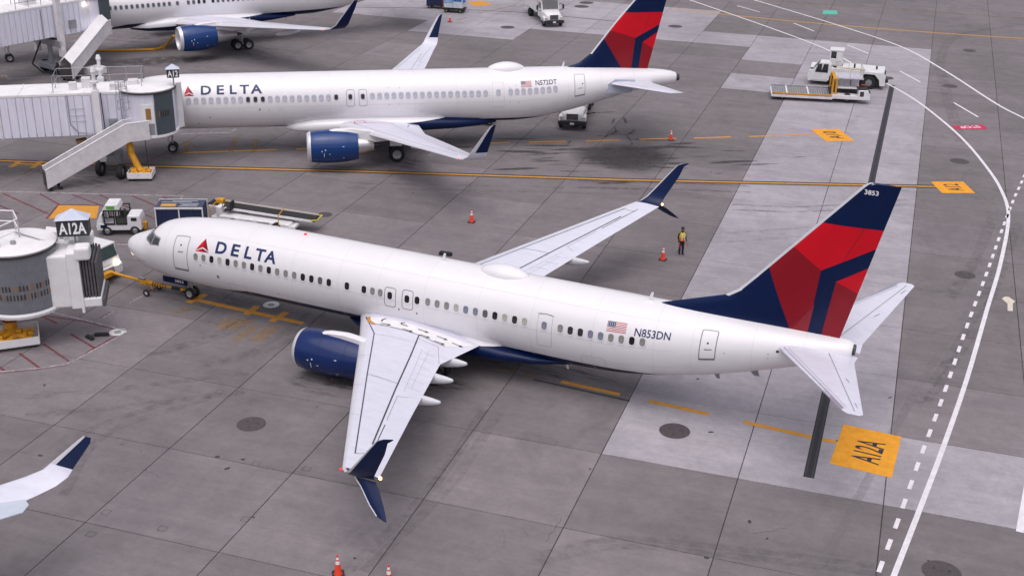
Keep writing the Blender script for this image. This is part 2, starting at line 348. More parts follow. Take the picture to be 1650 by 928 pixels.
def ribbon(name, pts, wd, m, z=0.004, dash=None):
    """flat painted strip along a ground polyline, optionally dashed: one object per dash"""
    pts = [V2(p) for p in pts]
    def one(pp):
        mb = MB(); L_ = []; n = len(pp)
        for k in range(n):
            d = (pp[min(k+1, n-1)]-pp[max(k-1, 0)]).normalized(); nn = Vector((-d.y, d.x, 0))
            L_ += [pp[k]-nn*wd/2, pp[k]+nn*wd/2]
        mb.add([(v.x, v.y, z) for v in L_], [(2*k, 2*k+2, 2*k+3, 2*k+1) for k in range(n-1)])
        return ob(name, mb, m, apron)
    if not dash: return one(pts)
    on, off = dash; acc = [0]
    for a, b in zip(pts[:-1], pts[1:]): acc.append(acc[-1]+(b-a).length)
    def pos(s):
        for k in range(len(acc)-1):
            if s <= acc[k+1]: return pts[k].lerp(pts[k+1], (s-acc[k])/(acc[k+1]-acc[k]))
        return pts[-1]
    s = 0
    while s < acc[-1]:
        e = min(s+on, acc[-1]); one([pos(s), pos((s+e)/2), pos(e)]); s += on+off
def A_(*uv): return [at(u, v) for u, v in uv]
def smoothpts(pts, n=6):
    P = [V2(p) for p in pts]; P = [P[0]*2-P[1]]+P+[P[-1]*2-P[-2]]; out = []
    for i in range(1, len(P)-2):
        for k in range(n):
            t = k/n; a, b, c, d = P[i-1:i+3]
            out.append(0.5*((2*b)+(c-a)*t+(2*a-5*b+4*c-d)*t*t+(3*b-a-3*c+d)*t**3))
    return out+[P[-2]]
def area(name, pts, m, z=0.004):
    mb = MB(); mb.add([(p[0], p[1], z) for p in pts], [tuple(range(len(pts)))]); return ob(name, mb, m, apron)
def ground_text(s, o, ex, ey, wd, ht, m, z=0.009, name='painted_lettering', bold=0.0):
    """lettering with origin o, reading along ex, tops towards ey"""
    bm = fit_bm(text_mesh(s, 1, bold), 0, wd, 0, ht)
    for v in bm.verts: v.co = Vector((o[0], o[1], z))+V2(ex)*v.co.x+V2(ey)*v.co.y
    me = bpy.data.meshes.new(name); bm.to_mesh(me); bm.free(); return ob(name, me, m, apron)
# lead-in line of the nearer stand, lying on the line of the parked airliner
LY = -0.12
ribbon('lead_in_line', [(4.0, LY), (7.8, LY), (11.6, LY)], 0.36, P_YEL)
for a, b in ((26.85, 29.95), (31.45, 34.45), (36.1, 40.45)): ribbon('lead_in_dash', [(a, LY-.1), ((a+b)/2, LY-.1), (b, LY-.1)], 0.30, P_YEL)
for a, b in ((14.0, 15.1), (23.2, 24.3), (24.8, 25.6), (12.6, 13.3)): ribbon('lead_in_dash', [(a, LY-.05), ((a+b)/2, LY-.05), (b, LY-.05)], 0.30, P_YELW)
ribbon('lead_in_dash_border', [(25.5, LY-.5), (30.6, LY-.5)], 0.16, P_BLK, 0.003)
for (a, b) in (((303, 488), (332, 474)), ((396, 507), (415, 493)), ((437, 518), (462, 503))): ribbon('stop_bar', A_(a, b), 0.42, P_YEL, 0.006)
for (u0, v0, u1, v1, rows) in ((277, 503, 305, 496, 2), (346, 529, 372, 512, 3), (362, 529, 394, 514, 3), (374, 549, 408, 525, 2), (402, 549, 436, 524, 3)):
    for k in range(rows):
        a = at(u0+(u1-u0)*0.0+k*7, v0+k*1.0); b = at(u1+k*7, v1+k*1.0); ribbon('worn_paint_mark', [a, V2(a).lerp(V2(b), .5), b], 0.26, P_YELW, 0.005)
box = [(40.45, 1.62), (43.1, 1.62), (43.25, -2.2), (40.55, -2.2)]
area('stand_box', box, P_BOX, 0.006)
ground_text('A12A', (42.55, -1.42), (0, 1), (-1, 0.02), 2.05, 1.25, P_TXT, 0.010, bold=0.012)
# lead-in line of the second stand: solid line with dark border, and dashes under the second airliner
ln = A_((-40, 258), (242, 268), (600, 277), (1000, 290), (1508, 301))
ribbon('lead_in_line_border', ln, 0.75, P_BLK, 0.003); ribbon('lead_in_line', ln, 0.26, P_YEL, 0.006)
bx = A_((1499.8, 293), (1552, 293), (1571.5, 311.5), (1518, 311.5)); area('stand_box', bx, P_BOX, 0.009)
def boxtext(s, bx):
    e = (bx[1]-bx[0]); e.z = 0; f = (bx[3]-bx[0]); f.z = 0
    L_, W_ = e.length, f.length; ex = -f.normalized(); ey = -e.normalized()
    o = bx[0]+e*0.74+f*0.80
    ground_text(s, o, ex, ey, W_*0.6, L_*0.46, P_TXT, 0.013, bold=0.012)
boxtext('A12', bx)
bx = A_((1306, 208.3), (1352, 208.3), (1376.5, 227.6), (1331, 228.0)); area('stand_box', bx, P_BOX, 0.009); boxtext('A10', bx)
ribbon('lead_in_dash', A_((295, 246.5), (370, 244), (445, 241.5)), 0.30, P_YEL)
for a, b in (((478, 240.5), (520, 239)), ((778, 231.5), (822, 230)), ((852, 229.5), (912, 228)), ((944, 227.5), (1000, 225.8)), ((1030, 225), (1090, 223.3)), ((1118, 223), (1178, 221)), ((1206, 220.5), (1260, 218.5)), ((1268, 217.5), (1320, 215.5))):
    ribbon('lead_in_dash', A_(a, ((a[0]+b[0])/2, (a[1]+b[1])/2), b), 0.28, P_YEL)
for (a, b) in (((296, 249), (304, 228)), ((372, 246), (380, 221)), ((408, 246), (414, 225))): ribbon('stop_bar', A_(a, b), 0.45, P_YELW, 0.006)
ribbon('lead_in_line', A_((30, 264), (60, 265.5), (100, 267)), 0.3, P_YEL, 0.006)
for (a, b) in (((17, 270), (33, 259.5)), ((52, 271), (66, 260)), ((86, 271), (100, 260))): ribbon('stop_bar', A_(a, b), 0.42, P_YEL, 0.008)
for (a, b) in (((36, 282), (52, 273)), ((66, 282), (80, 272)), ((8, 276), (15, 272))): ribbon('worn_paint_mark', A_(a, b), 0.3, P_YELW, 0.005)
# road edge and dash lines on the right
ribbon('road_edge_line', smoothpts(A_((1425, 968), (1440, 928), (1482, 820), (1520, 720), (1558, 610), (1590, 500), (1612, 425), (1625, 350), (1614, 308), (1590, 270), (1550, 223), (1500, 180), (1463, 154), (1420, 130), (1370, 101), (1320, 75), (1220, 38), (1110, 0), (1060, -18))), 0.23, P_WHITE, 0.012)
ribbon('road_edge_line', smoothpts(A_((1720, 228), (1650, 191), (1620, 176), (1590, 158), (1520, 113), (1450, 75), (1340, 38), (1230, 5), (1180, -10))), 0.24, P_WHITE, 0.012)
ribbon('road_edge_dash', smoothpts(A_((1402, 960), (1420, 910), (1450, 830), (1480, 745), (1520, 637), (1560, 520), (1590, 440), (1614, 372), (1634, 320), (1650, 285), (1690, 190))), 0.18, P_WHITE, 0.012, (0.80, 0.85))
for a, b in (((1365, 73), (1400, 87)), ((1450, 115), (1483, 133)), ((1537, 166), (1576, 189)), ((1279, 38), (1312, 51)), ((1188, 10), (1224, 20))): ribbon('road_centre_dash', A_(a, ((a[0]+b[0])/2, (a[1]+b[1])/2), b), 0.20, P_WHITE, 0.012)
ribbon('road_edge_line', A_((1643, 857), (1651, 810), (1664, 738)), 0.30, P_WHITE, 0.012)
ribbon('taxi_line', smoothpts(A_((1080, 15), (1250, 32), (1400, 45), (1560, 57), (1700, 65))), 0.30, P_YEL); ribbon('taxi_line', smoothpts(A_((1190, 0), (1400, 12), (1560, 24), (1700, 34))), 0.30, P_YELW)
st = A_((1531, 203.5), (1584, 201.5), (1592, 208.5), (1541, 208.7)); area('stop_mark', st, P_STOP, 0.008)
e = (st[0]-st[1]); f = (st[0]-st[3]); ground_text('STOP', st[1]+e*0.20-f*0.14, V2(e).normalized(), -V2(f).normalized(), e.length*0.60, f.length*0.72, P_WHITE, 0.014, bold=0.02)
gm = A_((1327, 17.5), (1348, 17.5), (1350, 24), (1325, 23)); area('green_mark', gm, P_GREEN, 0.008)
area('arrow_mark', A_((1614, 481.5), (1619, 478), (1625.5, 478.5), (1636, 486), (1632, 489), (1632, 501.5), (1623.5, 501), (1623.5, 489.5)), decal('cream_paint', (0.66, 0.61, 0.50), 1.5, 3, 0.3), 0.012)
# restricted zones by the jet bridges
ribbon('zone_border_line', A_((-30, 308), (0, 308.8), (150, 312.5), (295, 316), (287, 326)), 0.17, P_WHITEW, 0.006)
for a, b in (((5, 312), (78, 345)), ((65, 313), (98, 331)), ((117, 314), (168, 333)), ((160, 314), (250, 353)), ((212, 315), (256, 334)), ((262, 317), (280, 325)), ((-20, 322), (30, 345))): ribbon('zone_hatch', A_(a, b), 0.15, P_RED, 0.005)
area('warning_area', A_((95, 331), (160, 332), (155, 352), (77, 352)), P_YEL, 0.008)
ribbon('warning_area_border', A_((158, 331), (94, 330), (75, 353)), 0.2, P_RED, 0.009)
ribbon('zone_border_line', A_((188, 393), (230, 396)), 0.17, P_WHITEW, 0.006); ribbon('zone_hatch', A_((188, 391.5), (230, 394.5)), 0.15, P_RED, 0.005)
ribbon('zone_border_line', A_((20, 507), (75, 501), (137, 516), (207, 533.5), (160, 559), (109, 586.5), (66, 593), (0, 599), (-40, 602)), 0.14, P_WHITEW, 0.006)
ribbon('zone_border_red', A_((62, 507), (137, 518), (200, 534), (150, 562), (108, 588), (60, 595), (-30, 603)), 0.14, P_RED, 0.005)
for a, b in (((114, 538), (153, 561)), ((70, 554), (111, 582)), ((31, 569), (64, 593)), ((62, 507), (92, 521)), ((-5, 588), (8, 598))): ribbon('zone_hatch', A_(a, b), 0.14, P_RED, 0.005)
for a, b in (((161, 514.5), (184, 501)), ((209, 488), (231, 476))): ribbon('zone_border_line', A_(a, b), 0.12, P_WHITEW, 0.006)
ribbon('zone_hatch', A_((161, 512.5), (178, 502.5)), 0.10, P_RED, 0.005)
ribbon('zone_border_line', A_((290, 216), (372, 214), (380, 208)), 0.2, P_WHITEW, 0.006)
ribbon('zone_border_line', A_((-20, 122), (9, 122), (14, 128), (100, 122)), 0.2, P_WHITEW, 0.006)
area('warning_area', A_((-20, 141), (30, 139), (45, 143), (0, 148), (-20, 148)), P_YEL, 0.006)
area('warning_area', A_((752, 3), (778, 2), (795, 8), (766, 11)), P_YEL, 0.006)
for a, b in (((770, 22), (832, 9)), ((735, 33), (752, 29)), ((-10, 128), (12, 126))): ribbon('worn_paint_mark', A_(a, b), 0.4, P_YELW, 0.006)
ribbon('expansion_joint', A_((560, 12), (700, 14), (830, 20), (900, 26), (980, 34), (1010, 36)), 0.22, P_DRAIN, 0.005)
# trench drain along the pale strip
for a, b in ((1.18, 13.15),):
    p0, p1 = slabpt(4.475, a), slabpt(4.475, b)
    ribbon('trench_drain', [p0, p0.lerp(p1, .5), p1], 0.47, P_DRAIN, 0.005)
    for off in (-0.14, 0.14): ribbon('drain_channel_edge', [p0+E1*off, p0.lerp(p1, .5)+E1*off, p1+E1*off], 0.05, P_DRAIN2, 0.009)
def disc(name, c, r, m, z=0.006, n=28, th=0.0):
    mb = MB(); V_ = [(c[0]+r*math.cos(2*math.pi*k/n), c[1]+r*math.sin(2*math.pi*k/n), z) for k in range(n)]; mb.add(V_, [tuple(range(n))]); return ob(name, mb, m, apron)
for u, v, r in ((1087, 694, .72), (405, 683, .68), (1517, 921, .75), (1555, 443, .62), (1546, 260, .72), (1531, 139, .7), (1562, 82, .7), (1428, 126, .7), (818, 44.5, .8), (937, 11, .9), (945, 5, .9), (1088, 43, .8), (523.5, 346, .5)):
    c = at(u, v); disc('manhole_cover', c, r, P_MAN)
    for k in range(3):
        a = 0.6+k*2.1; disc('cover_lug', (c.x+r*.45*math.cos(a), c.y+r*.45*math.sin(a)), r*.07, BLACK, 0.010, 10)
for u, v in ((437, 491), (190, 535)):
    c = at(u, v); disc('painted_disc', c, 0.46, P_WHITE); disc('painted_disc_centre', c, 0.2, decal('green_grey_paint', (0.33, 0.36, 0.28), 0.8, 6, .4), 0.010)
# stains, rubber and scrapes
UD = MB(); UD.add([(math.cos(k*math.pi/12), math.sin(k*math.pi/12), 0) for k in range(24)], [tuple(range(24))]); ud_me = {}
def stain(u, v, rx, ry, rot, m, z=0.0025):
    if m.name not in ud_me:
        me = mesh('oil_stain', UD); me.materials.append(m); ud_me[m.name] = me
    o = ob('oil_stain', ud_me[m.name], [], apron); c = at(u, v); o.location = (c.x, c.y, z); o.scale = (rx, ry, 1); o.rotation_euler = (0, 0, rot)
P_SPLAT = decal('dried_splash', (0.055, 0.050, 0.050), 0.72, 1.3, 0.45, 0.6, edge=0.6)
P_SPLAT2 = decal('thin_splash', (0.06, 0.055, 0.055), 0.50, 1.7, 0.5, 0.6, edge=0.5)
stain(1003, 251, 4.4, 3.6, 0.5, P_SPLAT); stain(1012, 256, 3.0, 4.2, 0.8, P_SPLAT2, .003)
sc_ = at(1003, 252)
for k in range(80):
    dx, dy = random.gauss(-1, 6.5), random.gauss(0, 2.6); ln_ = random.uniform(.4, 2.4); a_ = random.gauss(.48, .12)
    if k % 5 == 0: dx, dy, a_ = random.gauss(0, 1.6), random.gauss(5.5, 2.5), random.gauss(1.6, .5); ln_ *= .6
    cx_, cy_ = sc_.x+dx*math.cos(.48)-dy*math.sin(.48), sc_.y+dx*math.sin(.48)+dy*math.cos(.48)
    q_ = seen((cx_, cy_, 0)); stain(q_[0], q_[1], ln_, ln_*random.uniform(.07, .22), a_, P_SPLAT if k % 2 else P_SPLAT2, .0030+.00001*k)
stain(225, 62, 5, 4, 0.6, P_OIL2); stain(262, 98, 6, 2.2, 0.7, P_OIL); stain(525, 618, 2.6, 1.6, 0.3, P_OIL2); stain(548, 612, 1.2, 0.9, 0.3, P_OIL, .003); stain(690, 615, 3.2, 2.0, 0, P_OIL2); stain(900, 600, 5, 1.2, 0, P_OIL2)
stain(330, 478, 3.5, 2, 0, P_OIL2); stain(640, 265, 4, 2, .5, P_OIL2); stain(540, 272, 3, 1.5, .5, P_OIL2); stain(155, 285, 5, 3, .5, P_OIL2); stain(420, 85, 5, 4, .8, P_OIL2); stain(290, 245, 3, 2, .5, P_OIL2)
def arc(pts, wd, m): ribbon('tyre_mark', smoothpts(A_(*pts)), wd, m, 0.002)
for off in (0, 9): arc([(1640+off, 40), (1540+off, 58), (1512+off, 95), (1520+off, 150), (1545+off, 230)], 0.5, P_RUB2)
for off in (0, 24): arc([(330+off, 590-off*.2), (420+off, 560), (500+off, 505)], 0.45, P_RUB2)
for off in (0, 16): arc([(220+off, 575), (330+off, 545), (420+off, 500)], 0.5, P_RUB2)
for off in (0, 20): arc([(1180, 330+off*.4), (1300, 333+off*.4), (1460, 322+off*.4)], 0.28, P_RUB)
for k in (0, 1): arc([(1135, 392-k*14), (1240, 385-k*14), (1400, 372-k*14)], 0.3, P_RUB2)
for off in (0, 12): arc([(1480+off, 650), (1540+off, 560), (1590+off, 470), (1630+off, 360)], 0.5, P_RUB2)
for off in (0, 26): arc([(560+off, 920), (700+off, 780), (780+off, 660)], 0.5, P_RUB2)
arc([(1315, 925), (1360, 845), (1400, 770), (1470, 640), (1530, 540)], 0.40, P_PALE)
for off in (0, 30): arc([(40, 640+off), (200, 625+off), (400, 600+off)], 0.5, P_RUB2)
for off in (0, 8): arc([(560, 295+off), (800, 300+off), (1060, 306+off)], 0.3, P_RUB2)
for off in (0, 10): arc([(930, 292+off), (1100, 296+off), (1210, 300+off)], 0.35, P_RUB)
for off in (0, 40): arc([(60+off, 800), (130+off, 700), (300+off, 640)], 0.45, P_RUB2)
for off in (0, 12): arc([(870, 905-off), (1000, 880-off), (1180, 895-off), (1420, 925-off)], 0.4, P_RUB2)
arc([(770, 905), (810, 880), (812, 860), (808, 850)], 0.10, P_PALE); arc([(845, 855), (855, 870)], 0.1, P_PALE); arc([(1530, 480), (1570, 420), (1600, 350)], 0.7, P_RUB2)
for k in range(26):
    u = random.uniform(20, 1500); v = random.uniform(600, 925) if k < 18 else random.uniform(150, 350)
    stain(u, v, random.uniform(.05, .15), random.uniform(.04, .09), random.uniform(0, 3), mat('dark_spot', (0.05, 0.045, 0.045), .7), .0028)
for u, v in ((171, 825), (147, 860), (386, 634), (354, 631), (412, 747), (494, 755), (396, 836), (262, 851)):
    c = at(u, v); w_ = .16; ribbon('saw_cut_patch', [c+E1*-w_+E2*-w_, c+E1*w_+E2*-w_, c+E1*w_+E2*w_, c+E1*-w_+E2*w_, c+E1*-w_+E2*(-w_)], .03, P_BLK, .003)
for (u0, v0, u1, v1) in ((660, 690, 720, 668), (905, 835, 880, 872), (230, 755, 262, 770), (1210, 860, 1265, 850), (770, 575, 800, 600), (1560, 300, 1600, 330)):
    a, b = at(u0, v0), at(u1, v1); ribbon('hairline_crack', [V2(a).lerp(V2(b), k/7)+Vector((random.uniform(-.08, .08), random.uniform(-.08, .08), 0)) for k in range(8)], .018, P_BLK, .003)
# ------------------------------------------------------------------ airliners
class Fus:
    """fuselage skin: table rows x, top z, bottom z, half width; port side is -y"""
    def __init__(s, tab, k=0.53): s.t = tab; s.k = k
    def dims(s, x): return interp(s.t, x, 1), interp(s.t, x, 2), interp(s.t, x, 3)
    def zw(s, x): tp, bt, _ = s.dims(x); return bt+s.k*(tp-bt)
    def pt(s, x, th, off=0.0):
        tp, bt, hw = s.dims(x); zw = bt+s.k*(tp-bt); a = (tp-zw) if math.sin(th) >= 0 else (zw-bt)
        p = Vector((x, -hw*math.cos(th), zw+a*math.sin(th)))
        if off:
            n = Vector((0, -math.cos(th)/max(hw, .05), math.sin(th)/max(a, .05))).normalized(); p = p+n*off
        return p
    def sp(s, x, arc, off=0.008, ref=1.88): return s.pt(x, arc/ref, off)
def bm_to(name, bm, mats, parent, smooth=None):
    me = bpy.data.meshes.new(name); bm.to_mesh(me); bm.free()
    if smooth is not None: me.shade_smooth(); me.set_sharp_from_angle(angle=R(smooth))
    return ob(name, me, mats, parent)
def naca(c): return 5*(0.2969*math.sqrt(max(c, 0))-0.126*c-0.3516*c*c+0.2843*c**3-0.1036*c**4)
CS = [0, .012, .04, .09, .16, .28, .42, .56, .7, .84, .94, 1.0]
class Wing:
    """rows: x of leading edge, y, z of chord line, chord, thickness ratio, cant in degrees (positive y is outboard); side -1 port, +1 starboard"""
    def __init__(s, rows, side, signed=False): s.r = rows; s.side = side; s.sg = signed
    def ring(s, row):
        x, y, z, ch, tc, cant = row; up = Vector((0, -math.sin(R(cant))*1, math.cos(R(cant))))
        out = []
        for c in CS: out.append((c, 1.2*tc*naca(c)))
        for c in CS[-2:0:-1]: out.append((c, -0.8*tc*naca(c)))
        P = []
        for c, t in out:
            p = Vector((x+c*ch, y, z))+up*(t*ch); P.append(Vector((p.x, s.side*p.y, p.z)))
        return P
    def row_at(s, y):
        for a, b in zip(s.r[:-1], s.r[1:]):
            if a[1] <= y <= b[1]:
                t = (y-a[1])/max(b[1]-a[1], 1e-6); return [a[i]+(b[i]-a[i])*t for i in range(6)]
        return list(s.r[-1])
    def top(s, x, y, off=0.01):
        y = y if s.sg else abs(y); r = s.row_at(y); c = min(max((x-r[0])/r[3], 0.0), 1.0)
        z = r[2]+1.2*r[4]*naca(c)*r[3]; return Vector((x, s.side*y, z+off))
    def ribbon(s, name, pts, wd, m, parent, off=0.012, n=10):
        P = []
        for a, b in zip(pts[:-1], pts[1:]):
            for k in range(n): P.append((a[0]+(b[0]-a[0])*k/n, a[1]+(b[1]-a[1])*k/n))
        P.append(pts[-1]); mb = MB(); V_ = []
        for k in range(len(P)):
            a = P[max(k-1, 0)]; b = P[min(k+1, len(P)-1)]; d = Vector((b[0]-a[0], b[1]-a[1])).normalized(); nn = Vector((-d.y, d.x))*wd/2
            V_ += [s.top(P[k][0]-nn.x, P[k][1]-nn.y, off), s.top(P[k][0]+nn.x, P[k][1]+nn.y, off)]
        mb.add(V_, [(2*k, 2*k+2, 2*k+3, 2*k+1) for k in range(len(P)-1)]); return ob(name, mb, m, parent)
    def patch(s, name, poly, m, parent, off=0.009):
        bm = poly_bm([poly]); return map_bm(bm, lambda x, y: s.top(x, y, off), name, (0.5, 0.6), m, parent)
def band_split(bm, co, no): bmesh.ops.bisect_plane(bm, geom=bm.verts[:]+bm.edges[:]+bm.faces[:], plane_co=co, plane_no=no)
def inpoly(p, poly):
    c = False; n = len(poly)
    for i in range(n):
        a, b = poly[i], poly[(i+1) % n]
        if (a[1] > p[1]) != (b[1] > p[1]) and p[0] < (b[0]-a[0])*(p[1]-a[1])/(b[1]-a[1])+a[0]: c = not c
    return c
def make_fuselage(root, F, xs, navy):
    mb = MB(); n = 56; rings = []
    for x in xs: rings.append([F.pt(x, 2*math.pi*i/n) for i in range(n)])
    mb.loft(rings, caps=True)
    bm = bmesh.new(); me = mesh('t', mb); bm.from_mesh(me)
    z1, xa, xb, xc = navy       # belly colour below z1, ramping in from xa to xb, out at xc
    band_split(bm, Vector((0, 0, z1)), Vector((0, 0, 1)))
    F.tp = z1
    sl = (z1-F.dims(xa)[1]+0.02)/(xb-xa); band_split(bm, Vector((xb, 0, z1)), Vector((-sl, 0, 1)))
    for f in bm.faces:
        c = f.calc_center_median(); lim = z1 if c.x > xb else z1-(xb-c.x)*sl
        f.material_index = 1 if c.z < lim and c.x < xc and c.x > xa-1 else 0
    return bm_to('fuselage', bm, [WHITE, NAVY], root, 30)
def skin_seams(fus, F, xs, laps, x0, x1, ref=1.88):
    m = mat('skin_seam', (.66, .65, .68), .5, 0, .05)
    for x in xs:
        mb = MB(); V_ = []
        for k in range(33): th = -1.15+2.75*k/32; V_ += [F.pt(x-.008, th, .004), F.pt(x+.008, th, .004)]
        mb.add(V_, [(2*k, 2*k+1, 2*k+3, 2*k+2) for k in range(32)]); ob('skin_seam', mb, m, fus)
    for s_ in laps:
        mb = MB(); V_ = []; n = 40
        for k in range(n+1): x = x0+(x1-x0)*k/n; V_ += [F.sp(x, s_-.007, .004), F.sp(x, s_+.007, .004)]
        mb.add(V_, [(2*k, 2*k+2, 2*k+3, 2*k+1) for k in range(n)]); ob('skin_lap', mb, m, fus)
def make_fin(root, le, te, zs, pattern, thick, num=None, tipx=None):
    """le/te: polylines (x, z) of leading and trailing edge; pattern: (material index, polygon)"""
    def xa(pl_, z):
        for a, b in zip(pl_[:-1], pl_[1:]):
            if a[1] <= z <= b[1]: return a[0]+(b[0]-a[0])*(z-a[1])/max(b[1]-a[1], 1e-6)
        return pl_[-1][0] if z > pl_[-1][1] else pl_[0][0]
    mb = MB(); rings = []
    for z in zs:
        a, b = xa(le, z), xa(te, z); ch = b-a; t = thick*(1-0.55*(z-zs[0])/(zs[-1]-zs[0])); R_ = []
        cc = [0, .01, .03, .07, .13, .22, .35, .5, .65, .8, .92, 1]
        for c in cc: R_.append(Vector((a+c*ch, -t*naca(c), z)))
        for c in cc[-2:0:-1]: R_.append(Vector((a+c*ch, t*naca(c), z)))
        rings.append(R_)
    mb.loft(rings, caps=True)
    bm = bmesh.new(); bm.from_mesh(mesh('t', mb))
    done = set()
    for mi, poly in pattern:
        for i in range(len(poly)):
            a, b = poly[i], poly[(i+1) % len(poly)]; k = tuple(sorted((a, b)))
            if k in done: continue
            done.add(k); d = Vector((b[0]-a[0], 0, b[1]-a[1]))
            band_split(bm, Vector((a[0], 0, a[1])), Vector((-d.z, 0, d.x)).normalized())
    for i in range(len(le)-1):          # pale metal leading edge
        a, b = Vector((le[i][0], 0, le[i][1])), Vector((le[i+1][0], 0, le[i+1][1])); d = (b-a)
        if le[i][1] < zs[0]+1.2: continue
        nn = Vector((d.z, 0, -d.x)).normalized(); band_split(bm, a+nn*0.10, nn)
    for f in bm.faces:
        c = f.calc_center_median(); f.material_index = 0
        for mi, poly in pattern:
            if inpoly((c.x, c.z), poly): f.material_index = mi
        for i in range(len(le)-1):
            if le[i][1] < zs[0]+1.2 or not (le[i][1] <= c.z <= le[i+1][1]): continue
            a, b = Vector((le[i][0], 0, le[i][1])), Vector((le[i+1][0], 0, le[i+1][1])); d = b-a; nn = Vector((d.z, 0, -d.x)).normalized()
            if (Vector((c.x, 0, c.z))-a).dot(nn) < 0.10: f.material_index = 4
    fin = bm_to('fin', bm, [NAVY, RED, DRED, MRED, SLATGREY], root, 30)
    def side(x, z, off=0.012):
        a, b = xa(le, z), xa(te, z); ch = b-a; t = thick*(1-0.55*(z-zs[0])/(zs[-1]-zs[0])); c = min(max((x-a)/ch, 0.02), 1)
        return Vector((x, -t*naca(c)-off, z))
    if num:
        s, x0, x1, z0, z1 = num; map_bm(fit_bm(text_mesh(s, 1, 0.02), x0, x1, z0, z1), side, 'fin_number', (0.3, 0.3), SIGNW, fin)
    mb = MB(); hx = lambda z: xa(le, z)+(xa(te, z)-xa(le, z))*0.70
    zz = [zs[2]+(zs[-1]-zs[2])*k/14 for k in range(15)]; V_ = []
    for z in zz: V_ += [side(hx(z)-.008, z, .006), side(hx(z)+.008, z, .006)]
    mb.add(V_, [(2*k, 2*k+1, 2*k+3, 2*k+2) for k in range(14)]); ob('rudder_gap', mb, mat('rudder_seam', (.004, .008, .03), .7), fin)
    return fin
def make_wing(root, rows, side, split, lines, navy_out=True, nav=True, fair=(), wl_le=0.10, tip_white=False):
    W = Wing(rows, side)
    nC = len(CS)
    def build(rr, name, m_main, m_le, lec):
        mb = MB(); rings = [W.ring(r) for r in rr]; n = len(rings[0])
        mb.loft(rings, caps=True)
        # nose of the section in the leading-edge colour
        k = 0
        for a in range(len(rr)-1):
            for i in range(n):
                c0 = CS[i] if i < nC else CS[2*nC-2-i]; j = (i+1) % n; c1 = CS[j] if j < nC else CS[2*nC-2-j]
                mb.m[k] = 1 if max(c0, c1) <= lec else 0; k += 1
        return ob(name, mb, [m_main, m_le], root if name == 'wing' else W.obj, 40)
    W.obj = build(rows[:split+1], 'wing', WINGGREY, SLATGREY, 0.12)
    if len(rows) > split+1: build(rows[split:], 'winglet', NAVY, SLATGREY, wl_le)
    for nm, pts, wd, m in lines: W.ribbon(nm, pts, wd, m, W.obj)
    for (x, y, z, ln, hgt, wd) in fair:
        mb = MB(); rr = []
        for t, s_, dz in ((0, .2, -.05), (.12, .7, -.02), (.32, 1, 0), (.6, .92, .02), (.82, .66, .06), (.95, .40, .10), (1, .22, .12)):
            rr.append([Vector((x-ln+t*ln, side*(y+wd/2*s_*math.copysign(abs(math.cos(a))**.8, math.cos(a))), z+dz+hgt/2*s_*math.sin(a))) for a in [2*math.pi*k/12 for k in range(12)]])
        mb.loft(rr); ob('flap_track_fairing', mb, mat('fairing_grey', (.62, .63, .67), .4, 0, .06, 2), W.obj, 50)
    return W
